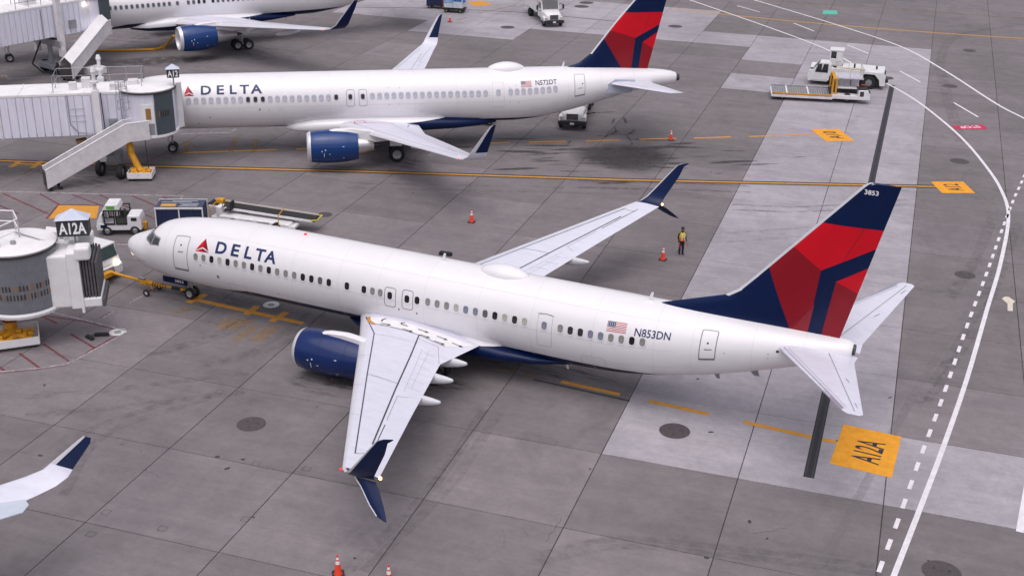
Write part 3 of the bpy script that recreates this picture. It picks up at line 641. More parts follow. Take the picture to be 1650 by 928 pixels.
def make_engine(root, o, side, prof, Rm, core, lipx, name='engine', blue=BLUE, marks=True):
    ox, oy, oz = o; y = side*oy
    e = ob(name, MB().lathe(prof, (ox, y, oz), 40), blue, root, 40)
    L0 = prof[0][0]; r0 = prof[0][1]
    lip = [(L0+.75, r0-.16), (L0+.45, r0-.14), (L0+.18, r0-.11), (L0+.04, r0-.07), (L0-.02, r0-.02), (L0+.0, r0+.012), (L0+.06, r0+.05), (prof[1][0], prof[1][1]+.012), (prof[1][0]+.06, prof[1][1]+(prof[2][1]-prof[1][1])*.06/(prof[2][0]-prof[1][0])+.010)]
    ob('intake_lip', MB().lathe(lip, (ox, y, oz), 40), mat('lip_silver', (.70, .70, .73), .3, .35, .05, 3), e, 40)
    ob('intake_duct', MB().lathe([(L0+.75, r0-.16), (L0+1.5, r0-.13)], (ox, y, oz), 32), mat('duct_grey', (.30, .30, .31), .5), e, 40)
    mb = MB(); nb = 24
    for k in range(nb):
        a = 2*math.pi*k/nb; b = a+0.30
        P = [(L0+1.25, .32, a), (L0+1.35, r0-.14, a), (L0+1.52, r0-.14, b), (L0+1.42, .32, b)]
        mb.add([(ox+p[0], y+p[1]*math.cos(p[2]), oz+p[1]*math.sin(p[2])) for p in P], [(0, 1, 2, 3)])
    mb.lathe([(L0+1.55, .0), (L0+1.55, r0-.13)], (ox, y, oz), 32, 0); ob('fan', mb, DKMETAL, e)
    ob('spinner', MB().lathe([(L0+.85, .0), (L0+.95, .12), (L0+1.15, .25), (L0+1.42, .34)], (ox, y, oz), 20), DKMETAL, e, 50)
    ob('core_nozzle', MB().lathe(core, (ox, y, oz), 28), METAL, e, 40)
    ob('exhaust_plug', MB().lathe([(core[-1][0]-.5, core[-1][1]*.6), (core[-1][0]+.1, core[-1][1]*.5), (core[-1][0]+.6, .05)], (ox, y, oz), 20), DKMETAL, e, 40)
    ob('fan_exit', MB().lathe([(prof[-1][0]-.6, prof[-1][1]-.1), (prof[-1][0]-.02, prof[-1][1]-.03), (prof[-1][0], prof[-1][1])], (ox, y, oz), 32), DKMETAL, e, 40)
    if marks:
        def nac(x, a, off=.006):
            for (a0, ra), (b0, rb) in zip(prof[:-1], prof[1:]):
                if a0 <= x <= b0: rr = ra+(rb-ra)*(x-a0)/(b0-a0); break
            else: rr = prof[-1][1]
            return Vector((ox+x, y+side*(rr+off)*math.cos(a), oz+(rr+off)*math.sin(a)))
        for (x, a, w_, h_) in ((L0+1.05, -.02, .07, .07), (L0+1.3, .06, .07, .07), (L0+1.2, -.26, .035, .26), (L0+1.6, -.2, .12, .03), (L0+2.6, .24, .13, .03), (L0+2.6, -.55, .12, .03)):
            mb = MB(); mb.add([nac(x-w_/2, a-h_/2), nac(x+w_/2, a-h_/2), nac(x+w_/2, a), nac(x+w_/2, a+h_/2), nac(x-w_/2, a+h_/2), nac(x-w_/2, a)], [(0, 1, 2, 5), (5, 2, 3, 4)]); ob('cowl_marking', mb, REFL, e)
        for xx in (L0+1.55, L0+2.95):
            mb = MB(); V_ = []
            for k in range(40):
                a = -1.9+3.8*k/39; V_ += [nac(xx, a, .004), nac(xx+.015, a, .004)]
            mb.add(V_, [(2*k, 2*k+1, 2*k+3, 2*k+2) for k in range(39)]); ob('cowl_seam', mb, mat('cowl_gap', (.003, .01, .04), .7), e)
    return e
def pylon(root, pts, wd, m=WHITE):
    """pts: side outline (x, z); wd: half width; y centre"""
    y, poly = pts; mb = MB(); n = len(poly); V_ = []
    cx = sum(p[0] for p in poly)/n; cz = sum(p[1] for p in poly)/n
    for s_, k in ((-wd, .92), (-wd*.55, 1), (wd*.55, 1), (wd, .92)): V_.append([Vector((cx+(p[0]-cx)*k, y+s_, cz+(p[1]-cz)*k)) for p in poly])
    mb.loft(V_); return ob('pylon', mb, m, root, 60)
def wheel(part, c, r, wd, n=22):
    """tyre with rim as sub-part pieces of a gear part, axle along y"""
    x, y, z = c; h_ = wd/2
    ob('tyre', MB().lathe([(-h_*.6, r*.55), (-h_*.95, r*.66), (-h_, r*.82), (-h_*.75, r*.96), (-h_*.3, r), (h_*.3, r), (h_*.75, r*.96), (h_, r*.82), (h_*.95, r*.66), (h_*.6, r*.55)], (x, y, z), n, axis='y'), RUBBER, part, 40)
    ob('rim', MB().lathe([(-h_*.55, .001), (-h_*.55, r*.2), (-h_*.35, r*.25), (-h_*.4, r*.45), (-h_*.7, r*.57), (h_*.7, r*.57), (h_*.4, r*.45), (h_*.35, r*.25), (h_*.55, r*.2), (h_*.55, .001)], (x, y, z), n, axis='y'), mat('wheel_rim_grey', (.42, .42, .42), .45, .4, .15, 6), part, 40)
def gear(root, name, x, y, top, wheels, r, wd, strut=0.12, door=None, bogie=None):
    mb = MB(); zc = r
    mb.cyl((x, y, zc), (x, y, zc+(top-zc)*.5), strut*.7, n=12); mb.cyl((x, y, zc+(top-zc)*.45), (x, y, top), strut, n=12)
    mb.cyl((x-.1, y, zc+.15), (x-.35, y, zc+(top-zc)*.35), .035); mb.cyl((x-.35, y, zc+(top-zc)*.35), (x-.08, y, zc+(top-zc)*.6), .035)
    mb.cyl((x, y, zc+(top-zc)*.55), (x+1.0, y, top+.1), .05)
    if bogie: mb.cyl((x-bogie, y, zc), (x+bogie, y, zc), .1)
    ys = [w_[1] for w_ in wheels]
    for xx in sorted({w_[0] for w_ in wheels}): mb.cyl((x+xx, y+min(ys), zc), (x+xx, y+max(ys), zc), .07)
    g = ob(name, mb, mat('gear_leg_grey', (.45, .45, .46), .45, .3, .1), root, 40)
    for dx, dy in wheels: wheel(g, (x+dx, y+dy, r), r, wd)
    for dm in (door[0] if door else ()): ob('gear_door', dm, door[1], g, None, 0.02)
    return g
WIN_ME = {}
def window_meshes():
    fr = MB(); a = rrect(.36, .50, .15, 4); b = rrect(.27, .39, .115, 4); n = len(a)
    for k in (0,):
        fr.add([(p[0], -.006, p[1]) for p in a]+[(p[0], -.014, p[1]) for p in b], [(i, (i+1) % n, n+(i+1) % n, n+i) for i in range(n)])
    pn = MB(); pn.add([(p[0], -.010, p[1]) for p in b], [tuple(range(n))])
    WIN_ME['frame'] = mesh('window_frame', fr)
    for k, c, rg in (('d', (.012, .012, .014), .12), ('g', (.235, .24, .225), .35), ('l', (.42, .42, .37), .4), ('b', (.20, .215, .27), .25), ('m', (.10, .105, .115), .2), ('p', (.46, .47, .53), .3)):
        me = mesh('window', pn); me.materials.append(mat('cabin_pane_'+k, c, rg, 0, .25, 4, coat=.3)); WIN_ME[k] = me
window_meshes()
def cabin_windows(fus, F, xs, arcs, kinds, frame_mat, sc_=1.0):
    for x, s, k in zip(xs, arcs, kinds):
        o = ob('window', WIN_ME[k], [], fus); f_ = ob('window_frame', WIN_ME['frame'], [], fus)
        if not WIN_ME['frame'].materials: WIN_ME['frame'].materials.append(WHITE)
        th = s/1.88; p = F.pt(x, th, 0.002)
        for q_ in (o, f_):
            q_.location = p; q_.rotation_euler = (-th, 0, 0); q_.scale = (sc_, 1, sc_)
        if frame_mat is not None:
            f_.material_slots[0].link = 'OBJECT'; f_.material_slots[0].material = frame_mat
def door(fus, F, x0, x1, s0, s1, r, line=.035, m=SEAL, name='door', sill=False, win=None, hinge=True):
    w_, h_ = x1-x0, s1-s0; cx, cs = (x0+x1)/2, (s0+s1)/2
    a = rrect(w_, h_, r, 5, 6); b = rrect(w_-2*line, h_-2*line, r-line*.8, 5, 6); n = min(len(a), len(b)); mb = MB()
    mb.add([F.sp(cx+p[0], cs+p[1], .007) for p in a[:n]]+[F.sp(cx+p[0], cs+p[1], .007) for p in b[:n]], [(i, (i+1) % n, n+(i+1) % n, n+i) for i in range(n)])
    d = ob(name, mb, m, fus)
    if sill:
        mb = MB(); V_ = []
        for k in range(7): x = x0+.02+(w_-.04)*k/6; V_ += [F.sp(x, s0-.03, .02), F.sp(x, s0+.06, .02)]
        mb.add(V_, [(2*k, 2*k+2, 2*k+3, 2*k+1) for k in range(6)]); ob('door_sill', mb, mat('sill_grey', (.13, .13, .14), .5), fus)
    if win:
        bm = poly_bm([[(cx+win[0]+.05*math.cos(k*.5236), cs+win[1]+.06*math.sin(k*.5236)) for k in range(12)]]); map_bm(bm, lambda x, y: F.sp(x, y, .010), 'door_window', (0, 0), GLASS, fus)
        bm = poly_bm([[(cx-.16, cs+win[1]-.42), (cx+.2, cs+win[1]-.42), (cx+.2, cs+win[1]-.36), (cx-.16, cs+win[1]-.36)]]); map_bm(bm, lambda x, y: F.sp(x, y, .010), 'door_handle', (0, 0), SEAL, fus)
    return d
def emblem(fus, F, xl, xa, xr, s0, s1):
    """three-sided mark: tall red left and right facets over a dark base chevron"""
    h_ = s1-s0; w_ = xr-xl; T = (xa, s1); mid = (xl+w_*.52, s0+h_*.36)
    f_ = lambda x, y: F.sp(x, y, .009)
    map_bm(poly_bm([[(xl+.04*w_, s0+.10*h_), mid, T]]), f_, 'emblem', (.3, .1), RED, fus)
    map_bm(poly_bm([[mid, (xr-.02*w_, s0+.10*h_), T]]), f_, 'emblem', (.3, .1), DRED, fus)
    m2 = (xl+w_*.52, s0+h_*.24)
    map_bm(poly_bm([[(xl-.02*w_, s0), (xl+w_*.52, s0), m2]]), f_, 'emblem', (.3, .1), RED, fus); map_bm(poly_bm([[(xl+w_*.52, s0), (xr+.03*w_, s0), m2]]), f_, 'emblem', (.3, .1), DRED, fus)
def flag(fus, F, x0, x1, s0, s1):
    f_ = lambda x, y: F.sp(x, y, .007); h_ = (s1-s0)/13
    R1 = mat('flag_red', (.42, .02, .04), .4); B1 = mat('flag_blue', (.035, .05, .13), .4); W1 = mat('flag_white', (.78, .77, .78), .4)
    for k in range(13): map_bm(poly_bm([[(x0, s0+k*h_), (x1, s0+k*h_), (x1, s0+(k+1)*h_), (x0, s0+(k+1)*h_)]]), f_, 'flag_stripe', (0, 0), R1 if k % 2 == 0 else W1, fus)
    map_bm(poly_bm([[(x0, s0+6*h_), (x0+(x1-x0)*.42, s0+6*h_), (x0+(x1-x0)*.42, s1), (x0, s1)]]), lambda x, y: F.sp(x, y, .011), 'flag_canton', (0, .15), B1, fus)
    for i in range(4):
        for j in range(3):
            x = x0+(x1-x0)*(.05+.1*i); y = s0+h_*(7.2+2*j); map_bm(poly_bm([[(x, y), (x+.025, y+.02), (x, y+.05), (x-.025, y+.02)]]), lambda a, b: F.sp(a, b, .014), 'flag_star', (0, 0), W1, fus)
def lettering(fus, F, s, x0, x1, s0, s1, bold=.02, m=INK, slant=0.0, name='lettering'):
    bm = fit_bm(text_mesh(s, 1, bold), x0, x1, s0, s1)
    map_bm(bm, lambda x, y: F.sp(x+(y-s0)*slant, y, .009), name, (.5, .12), m, fus)
def blade(root, x, z, hgt, ln, y=0, m=WHITE, name='antenna'):
    mb = MB(); mb.prism([(x, z-.05), (x+ln, z-.05), (x+ln*1.25, z+hgt), (x+ln*.75, z+hgt)], y-.02, y+.02); return ob(name, mb, m, root)
def dome(root, F, x0, x1, hw, hgt, name='satellite_dome'):
    mb = MB(); rr = []; N = 16
    for k in range(N+1):
        t = k/N; x = x0+(x1-x0)*t; p = max(math.sin(math.pi*min(1, t*1.0))**.55, 0.02); zt = F.dims(x)[0]
        rr.append([Vector((x, hw*p*math.cos(a), zt-.12+(hgt+.1)*p*math.sin(a))) for a in [math.pi*j/12 for j in range(13)]])
    mb.loft(rr, caps=True, closed=True); return ob(name, mb, WHITE, root, 50)
def body_fairing(root, prof, z0, m1z, navx):
    """wing-body fairing: rows x, half width, top z, bottom z"""
    mb = MB(); rr = []
    for x, hw, zt, zb in prof: rr.append([Vector((x, hw*math.copysign(abs(math.cos(a))**.7, math.cos(a)), (zt+zb)/2+(zt-zb)/2*math.copysign(abs(math.sin(a))**.8, math.sin(a)))) for a in [2*math.pi*k/36 for k in range(36)]])
    mb.loft(rr); bm = bmesh.new(); bm.from_mesh(mesh('t', mb)); (x1, za), (x2, zb_) = m1z
    band_split(bm, Vector((x1, 0, za)), Vector((-(zb_-za), 0, x2-x1)).normalized()); band_split(bm, Vector((navx, 0, 0)), Vector((1, 0, 0)))
    for f in bm.faces:
        c = f.calc_center_median(); f.material_index = 1 if c.z < za+(zb_-za)*(c.x-x1)/(x2-x1) and c.x > navx else 0
    return bm_to('wing_body_fairing', bm, [WHITE, NAVY], root, 40)
def frange(a, b, n): return [a+(b-a)*k/n for k in range(n+1)]

# ---- the near airliner ----------------------------------------------------------
near = thing('airliner', 'nearest white airliner, registration N853DN, with split-tip winglets, being towed by a yellow tow bar', 'airliner', (0, 0, 0))
F1 = Fus([(0, 2.66, 2.66, .01), (.05, 2.86, 2.46, .20), (.2, 3.05, 2.26, .41), (.5, 3.25, 2.03, .68), (1.0, 3.47, 1.79, .97), (1.6, 3.70, 1.58, 1.22), (2.05, 3.88, 1.47, 1.37), (2.45, 4.20, 1.39, 1.48), (2.9, 4.45, 1.32, 1.59), (3.5, 4.65, 1.27, 1.70), (4.4, 4.83, 1.23, 1.80), (5.6, 4.99, 1.20, 1.86), (7.0, 5.11, 1.20, 1.88), (9.0, 5.19, 1.20, 1.88), (11.0, 5.21, 1.20, 1.88),
          (27.5, 5.21, 1.20, 1.88), (29.5, 5.21, 1.28, 1.87), (31.5, 5.21, 1.53, 1.80), (33.5, 5.21, 1.95, 1.66), (35.5, 5.20, 2.50, 1.43), (37.5, 5.17, 3.15, 1.10), (39.0, 5.13, 3.66, .82), (40.0, 5.09, 3.98, .62), (40.45, 5.03, 4.14, .50), (40.62, 4.93, 4.28, .38)])
fus = make_fuselage(near, F1, [0, .02, .05, .1, .2, .35, .5, .75, 1, 1.3, 1.55, 1.8, 2, 2.25, 2.5, 2.85, 3.2, 3.7, 4.2, 4.9, 5.6, 7]+frange(8, 27, 19)+frange(27.5, 40, 25)+[40.25, 40.45, 40.56, 40.62], (1.92, 5.6, 9.0, 33.5))
# cabin windows, blinds as seen
k1 = 'ggdldggdgdgggddmd'; x1s = [6.13+.522*i for i in range(17)]
k1x = [6.13, 6.62, 7.12, 7.62, 8.14, 8.66, 9.19, 9.74, 10.31, 10.92, 11.49, 12.04, 12.6, 13.09, 13.68, 14.10, 14.52]
def wx(i0, xa, xb, n): return [xa+(xb-xa)*k/(n-1) for k in range(n)]
g1 = wx(0, 6.13, 14.52, 17); cabin_windows(fus, F1, g1, [.33]*17, k1, None)
cabin_windows(fus, F1, [15.6, 16.6, 17.1, 17.55], [.34]*4, 'ddgg', None)
cabin_windows(fus, F1, [18.1, 19.08, 19.65], [.30, .30, .34], 'ddd', None)
cabin_windows(fus, F1, wx(0, 20.25, 25.5, 11), [.37]*11, 'gggibbmdldl'.replace('i', 'l')[:11], None)
cabin_windows(fus, F1, [26.52], [.38], 'b', None); cabin_windows(fus, F1, wx(0, 27.35, 31.42, 9), [.40]*9, 'gddbbggdg', None)
door(fus, F1, 4.55, 5.55, -.58, 1.45, .14, .04, SEAL, 'door', True, (0, .45)); door(fus, F1, 34.05, 34.82, -.32, 1.50, .12, .045, SEAL, 'door', True, (-.02, .1))
door(fus, F1, 17.78, 18.44, -.28, .72, .16, .035); door(fus, F1, 18.78, 19.42, -.25, .76, .16, .035); door(fus, F1, 26.15, 26.92, -.66, .95, .12, .018, FAINT)
mb = MB(); V_ = []
for k in range(9): x = 26.14+.8*k/8; V_ += [F1.sp(x, .97-.05*abs(k-4)/4, .009), F1.sp(x, .93-.05*abs(k-4)/4, .009)]
mb.add(V_, [(2*k, 2*k+2, 2*k+3, 2*k+1) for k in range(8)]); ob('door_header', mb, SEAL, fus)
for x, s, rr in ((7.45, -.62, .09), (6.4, -.12, .04), (18.6, -.32, .05), (19.62, -.34, .05), (11.2, -.95, .03), (35.2, .1, .03), (2.05, -.55, .05)):
    bm = poly_bm([[(x+rr*math.cos(t*.5236), s+rr*1.2*math.sin(t*.5236)) for t in range(12)]]); map_bm(bm, lambda a, b: F1.sp(a, b, .008), 'skin_port', (0, 0), SEAL, fus)
emblem(fus, F1, 6.06, 6.56, 6.95, .66, 1.42)
for ch, a, b in (('D', 7.36, 8.04), ('E', 8.36, 8.86), ('L', 9.22, 9.68), ('T', 9.86, 10.48), ('A', 10.48, 11.20)): lettering(fus, F1, ch, a, b, .70, 1.36, .028)
lettering(fus, F1, 'N853DN', 30.98, 32.68, .64, 1.06, .012); flag(fus, F1, 29.62, 30.56, .70, 1.20)
skin_seams(fus, F1, [1.35, 3.9, 9.15, 12.25, 15.05, 17.35, 20.0, 22.95, 25.8, 28.95, 31.95, 33.7, 36.4, 38.6], [1.62, .05, -.95], 6.5, 33)
door(fus, F1, 7.9, 9.1, -1.75, -.95, .1, .014, FAINT, 'cargo_hatch'); door(fus, F1, 28.4, 29.6, -1.6, -.75, .1, .014, FAINT, 'cargo_hatch')
# cockpit glazing: panes laid on the nose
def nosepane(F, poly, m=GLASS, off=.012, name='cockpit_window'): return map_bm(poly_bm([poly]), lambda x, y: F.pt(x, y, off), name, (.12, .12), m, fus)
nosepane(F1, [(2.05, 1.16), (2.05, 1.52), (2.62, 1.52), (2.50, 1.04)]); nosepane(F1, [(2.05, 1.62), (2.62, 1.62), (2.50, 2.10), (2.05, 1.98)])
nosepane(F1, [(2.07, .85), (2.07, 1.10), (2.50, .97), (2.85, .73), (2.76, .45)]); nosepane(F1, [(2.94, .70), (3.40, .60), (3.38, .40), (2.87, .43)])
nosepane(F1, [(2.03, .80), (2.03, 1.58), (2.66, 1.58), (2.56, 1.0), (2.92, .78), (3.46, .64), (3.44, .36), (2.72, .40)], SEAL, .006, 'window_surround')
body_fairing(near, [(14.9, .6, 1.32, 1.12), (15.7, 1.2, 1.55, 1.02), (16.5, 1.70, 1.95, .97), (17.4, 1.97, 2.2, .94), (20, 2.03, 2.24, .94), (22.5, 2.02, 2.2, .98), (24.2, 1.92, 2.0, 1.05), (25.8, 1.55, 1.78, 1.14), (27.4, .7, 1.5, 1.2)], 0, ((14, 1.5), (25, 1.95)), 13)
rows1 = [(15.2, 0, 1.72, 8.1, .135, 0), (16.35, 1.88, 1.90, 6.75, .13, 0), (18.25, 5.22, 2.31, 4.42, .115, 0), (21.40, 11.1, 2.97, 2.98, .105, 0), (24.50, 16.85, 3.62, 1.62, .10, 0), (24.80, 17.15, 3.70, 1.34, .10, 22), (25.12, 17.40, 3.98, 1.10, .095, 52), (25.46, 17.53, 4.40, .98, .09, 70), (26.25, 17.80, 5.40, .72, .085, 76), (26.72, 17.93, 5.98, .46, .08, 76), (27.02, 17.96, 6.14, .36, .08, 76), (27.40, 17.98, 6.23, .06, .08, 76)]
def lines1(sd):
    L_ = [('panel_seam', [(16.75, 2.0), (17.9, 3.4), (18.4, 4.0), (20.62, 8.4), (24.37, 15.68)], .05, PANEL), ('spoiler_gap', [(20.35, 2.98), (22.63, 9.47), (24.51, 14.59)], .065, PANEL), ('panel_seam', [(20.73, 8.55), (22.40, 8.68)], .03, SEAL),
          ('panel_seam', [(24.37, 15.68), (24.62, 15.5), (25.05, 15.55)], .03, SEAL), ('flap_gap', [(20.5, 3.4), (21.7, 3.55), (22.63, 5.25)], .02, SEAL), ('aileron_gap', [(23.0, 9.9), (23.85, 12.3)], .02, SEAL), ('aileron_gap', [(24.0, 12.7), (25.1, 15.9)], .035, PANEL),
          ('aileron_gap', [(22.95, 9.9), (23.5, 9.55)], .02, SEAL), ('flap_gap', [(21.25, 4.35), (22.95, 9.2)], .018, FAINT), ('flap_gap', [(21.55, 4.2), (23.0, 8.6)], .015, FAINT), ('panel_seam', [(18.4, 4.05), (20.8, 3.95)], .02, FAINT)]
    for y in (4.6, 5.4, 6.2, 7.0, 7.8, 8.6): L_.append(('flap_seam', [(20.85+.353*(y-2.98), y), (21.55+.353*(y-2.98), y+.1)], .018, FAINT))
    for y in (6.5, 9.6, 12.4): L_.append(('slat_joint', [(16.35+.547*(y-1.88)+.02, y), (16.35+.547*(y-1.88)+.55, y+.1)], .02, FAINT))
    return L_
for sd in (-1, 1):
    W1_ = make_wing(near, rows1, sd, 4, lines1(sd), fair=[(24.65, 9.0, 2.50, 2.5, .54, .42), (23.95, 6.4, 2.18, 2.6, .58, .45), (23.55, 4.15, 1.92, 2.5, .58, .46)])
    st_ = MB(); rr = []
    for x, y, z, ch, up in ((25.25, 17.15, 3.62, .90, 0), (25.62, 17.35, 3.42, .80, 0), (26.2, 17.72, 2.98, .62, 0), (26.62, 17.93, 2.72, .40, 0), (26.98, 18.02, 2.63, .10, 0)):
        rr.append([Vector((x+c*ch, sd*(y+t*ch*.55), z+t*ch*.8)) for c, t in ((0, 0), (.15, .045), (.45, .055), (1, 0), (.45, -.03), (.15, -.03))])
    st_.loft(rr); ob('lower_winglet', st_, [NAVY], W1_.obj, 50)
    le_ = MB(); le_.tube([(x-.012, sd*y, z) for x, y, z in ((25.25, 17.15, 3.62), (25.62, 17.35, 3.42), (26.2, 17.72, 2.98), (26.62, 17.93, 2.72))], .025, 6); ob('winglet_edge', le_, SLATGREY, W1_.obj)
    ob('strobe_lamp', MB().lathe([(-.06, .01), (-.04, .055), (.04, .06), (.06, .01)], (26.26, sd*17.0, 3.74), 10), AMBER, W1_.obj)
    if sd < 0: ob('navigation_lamp', MB().lathe([(-.06, .01), (-.03, .045), (.05, .045), (.08, .01)], (24.52, -16.98, 3.66), 10), REDL, W1_.obj)
    # walkway with arrows beside the body
    W1_.patch('walkway', [(17.02, 2.06), (17.9, 2.06), (23.0, 2.10), (21.95, 3.28), (20.3, 2.98), (18.3, 2.92), (17.6, 2.85)], mat('walkway_white', (.78, .77, .78), .6), W1_.obj)
    W1_.ribbon('walkway_edge', [(16.95, 2.05), (17.25, 2.55), (17.75, 2.92)], .16, mat('walkway_orange', (.55, .24, .03), .5), W1_.obj, .016); W1_.ribbon('walkway_edge', [(17.75, 2.92), (20.3, 3.0), (21.9, 3.30)], .04, PANEL, W1_.obj, .016)
    for (x, y) in ((18.05, 2.75), (19.35, 2.86), (20.35, 2.93), (21.25, 3.10), (20.0, 2.42), (21.1, 2.52), (22.0, 2.66)):
        W1_.ribbon('arrow', [(x, y), (x+.42, y+.02)], .07, BLACK, W1_.obj, .017, 2); W1_.patch('arrow', [(x+.42, y-.09), (x+.62, y+.03), (x+.42, y+.15)], BLACK, W1_.obj, .017)
    W1_.ribbon('arrow', [(18.0, 2.12), (17.9, 2.28), (17.95, 2.5)], .09, BLACK, W1_.obj, .017, 3); W1_.ribbon('arrow', [(19.1, 2.14), (18.95, 2.25), (19.05, 2.4), (19.4, 2.42)], .08, BLACK, W1_.obj, .017, 3)
    make_engine(near, (0, 4.83, 1.36), sd, [(14.68, .91), (14.84, 1.0), (15.2, 1.065), (15.7, 1.10), (16.4, 1.11), (17.1, 1.08), (17.9, 1.0), (18.6, .89)], 1.11, [(17.4, .62), (18.4, .58), (19.0, .46), (19.5, .38)], .10)
    pylon(near, (sd*4.83, [(15.7, 2.38), (16.4, 2.56), (17.3, 2.62), (18.1, 2.55), (18.9, 2.45), (19.6, 2.2), (19.9, 1.9), (18.5, 1.75), (16.5, 1.9)]), .22)
    T = Wing([(36.9, .2, 4.42, 4.0, .10, 0), (37.55, 1.05, 4.54, 3.32, .10, 0), (41.42, 7.02, 5.30, .78, .09, 0), (41.62, 7.19, 5.32, .45, .06, 0)], sd); mb = MB(); mb.loft([T.ring(r_) for r_ in T.r]); tp = ob('tailplane', mb, WINGGREY, near, 40)
    T.ribbon('elevator_gap', [(39.7, .75), (41.85, 6.9)], .03, SEAL, tp); T.ribbon('leading_edge_seam', [(38.0, 1.2), (41.5, 6.7)], .03, FAINT, tp); T.ribbon('leading_edge_band', [(37.72, 1.15), (41.36, 6.85)], .17, mat('tail_edge_lilac', (.38, .37, .45), .4, .3), tp, .01)
    for (x, y) in ((40.9, 3.4), (41.0, 3.55), (41.7, 6.0), (41.78, 6.2)): T.ribbon('tailplane_marking', [(x, y), (x+.12, y+.25)], .03, SEAL, tp, .014, 2)
pat1 = [(1, [(37.9, 10.38), (41.5, 10.41), (40.98, 9.52), (38.83, 8.2), (37.62, 9.04), (36.9, 9.0)]), (2, [(36.57, 7.87), (36.8, 9.05), (37.62, 9.04), (38.83, 8.2), (38.5, 4.7), (37.83, 4.7), (37.80, 5.05)]), (3, [(37.80, 5.05), (38.72, 6.55), (38.5, 4.7), (37.83, 4.7)]), (1, [(39.52, 7.77), (40.9, 8.68), (40.5, 7.35)]), (2, [(39.52, 7.77), (40.5, 7.35), (40.2, 4.7), (39.11, 4.7)])]
make_fin(near, [(31.4, 5.12), (32.6, 5.52), (34.69, 6.20), (35.3, 6.62), (36.0, 7.42), (40.2, 12.36), (40.35, 12.42)], [(39.95, 5.0), (41.67, 12.38), (41.68, 12.42)], [5.0, 5.13, 5.35, 5.6, 5.95, 6.2, 6.6, 7.0, 7.42, 8.2, 9, 10, 11, 11.8, 12.3, 12.42], pat1, .46, ('3853', 40.22, 40.80, 11.93, 12.14))
dome(near, F1, 22.2, 25.0, .62, .42)
for x in (20.05, 31.0): blade(near, x, 5.2, .42, .22)
ob('beacon_lamp', MB().lathe([(5.18, .10), (5.25, .09), (5.31, .01)], (12.0, 0, 0), 12, axis='z'), REDL, near); ob('tail_exhaust', MB().lathe([(40.5, .27), (40.72, .24), (40.70, .02)], (0, 0, 4.67), 16), DKMETAL, near)
blade(near, 36.0, 2.92, -.42, .5, -.15, SEAL, 'tail_skid'); blade(near, 34.5, 2.50, -.38, .3, -.45, SEAL, 'drain_mast'); blade(near, 27.0, 1.2, -.42, .18, -.2)
for (x, s, w_, h_) in ((37.45, .22, .14, .2), (39.0, .32, .22, .12), (37.1, .05, .05, .05), (37.1, -.3, .06, .04)): map_bm(poly_bm([[(x, s), (x+w_, s), (x+w_*.8, s+h_), (x, s+h_)]]), lambda a, b: F1.sp(a, b, .012), 'tailplane_opening', (0, 0), BLACK, fus)
nd = [MB().box((3.35, sd*.42, 1.08), (1.7, .05, .36)) for sd in (-1, 1)]
ng = gear(near, 'nose_gear', 4.12, 0, 1.5, ((0, -.2), (0, .2)), .345, .2, .10, (nd, NAVY))
bm = fit_bm(text_mesh('3853', 1, .02), 3.35, 3.95, 1.02, 1.18)
for v in bm.verts: v.co = Vector((v.co.x, -.449, v.co.y))
bm_to('gear_door_number', bm, SIGNW, ng)
for sd in (-1, 1): gear(near, 'main_gear', 21.2, sd*2.86, 2.0, ((0, -.43), (0, .43)), .56, .42, .16)
# ---- the second airliner, at the stand behind ------------------------------------
second = thing('airliner', 'white airliner N572DT parked behind the nearest one, jet bridge at its front door', 'airliner', (-18.632, 18.945, 0), 0.573)
F2 = Fus([(0, 3.15, 3.15, .01), (.06, 3.42, 2.92, .24), (.25, 3.68, 2.68, .52), (.6, 3.95, 2.44, .85), (1.1, 4.25, 2.24, 1.16), (1.7, 4.75, 2.10, 1.43), (2.3, 5.25, 2.01, 1.62), (3.0, 5.62, 1.94, 1.78), (4.0, 5.85, 1.88, 1.90), (5.2, 5.95, 1.86, 1.96), (6.5, 5.97, 1.85, 1.975),
          (31, 5.97, 1.85, 1.975), (33, 5.97, 2.00, 1.95), (35, 5.96, 2.36, 1.86), (37, 5.93, 2.84, 1.68), (39, 5.87, 3.38, 1.38), (41, 5.76, 3.92, 1.02), (43, 5.62, 4.24, .78), (44.1, 5.46, 4.42, .54), (44.5, 5.32, 4.55, .36)], .51)
fus = make_fuselage(second, F2, [0, .02, .06, .14, .25, .42, .6, .85, 1.1, 1.4, 1.7, 2, 2.3, 2.65, 3, 3.5, 4, 4.6, 5.2, 6.5]+frange(7.5, 30.5, 23)+frange(31, 43, 24)+[43.4, 43.8, 44.1, 44.35, 44.5], (2.30, 8, 17, 35))
GFR = mat('pale_window_frame', (.50, .50, .57), .45)
xs2 = wx(0, 6.75, 17.05, 20)
cabin_windows(fus, F2, xs2, [.46]*20, 'pppppppp'+'ddd'+'p'*9, GFR, 1.0)
cabin_windows(fus, F2, [17.62, 18.38+.3, 19.32+.3], [.48]*3, 'ddd', GFR)
cabin_windows(fus, F2, wx(0, 20.35, 29.0, 17), [.50]*17, 'p'*17, GFR); cabin_windows(fus, F2, [30.0], [.54], 'p', GFR); cabin_windows(fus, F2, wx(0, 31.0-.2, 34.46-.2, 7)[:0] or wx(0, 30.95, 34.46, 8), [.56]*8, 'p'*8, GFR)
for a in (18.38, 19.32): door(fus, F2, a, a+.62, -.20, 1.0, .15, .03)
door(fus, F2, 36.0, 36.85, -.30, 1.72, .12, .04, SEAL, 'door', True, (.22, .05)); door(fus, F2, 29.55, 30.45, -.5, 1.3, .1, .015, FAINT)
emblem(fus, F2, 6.41, 6.72, 7.17, .80, 1.55)
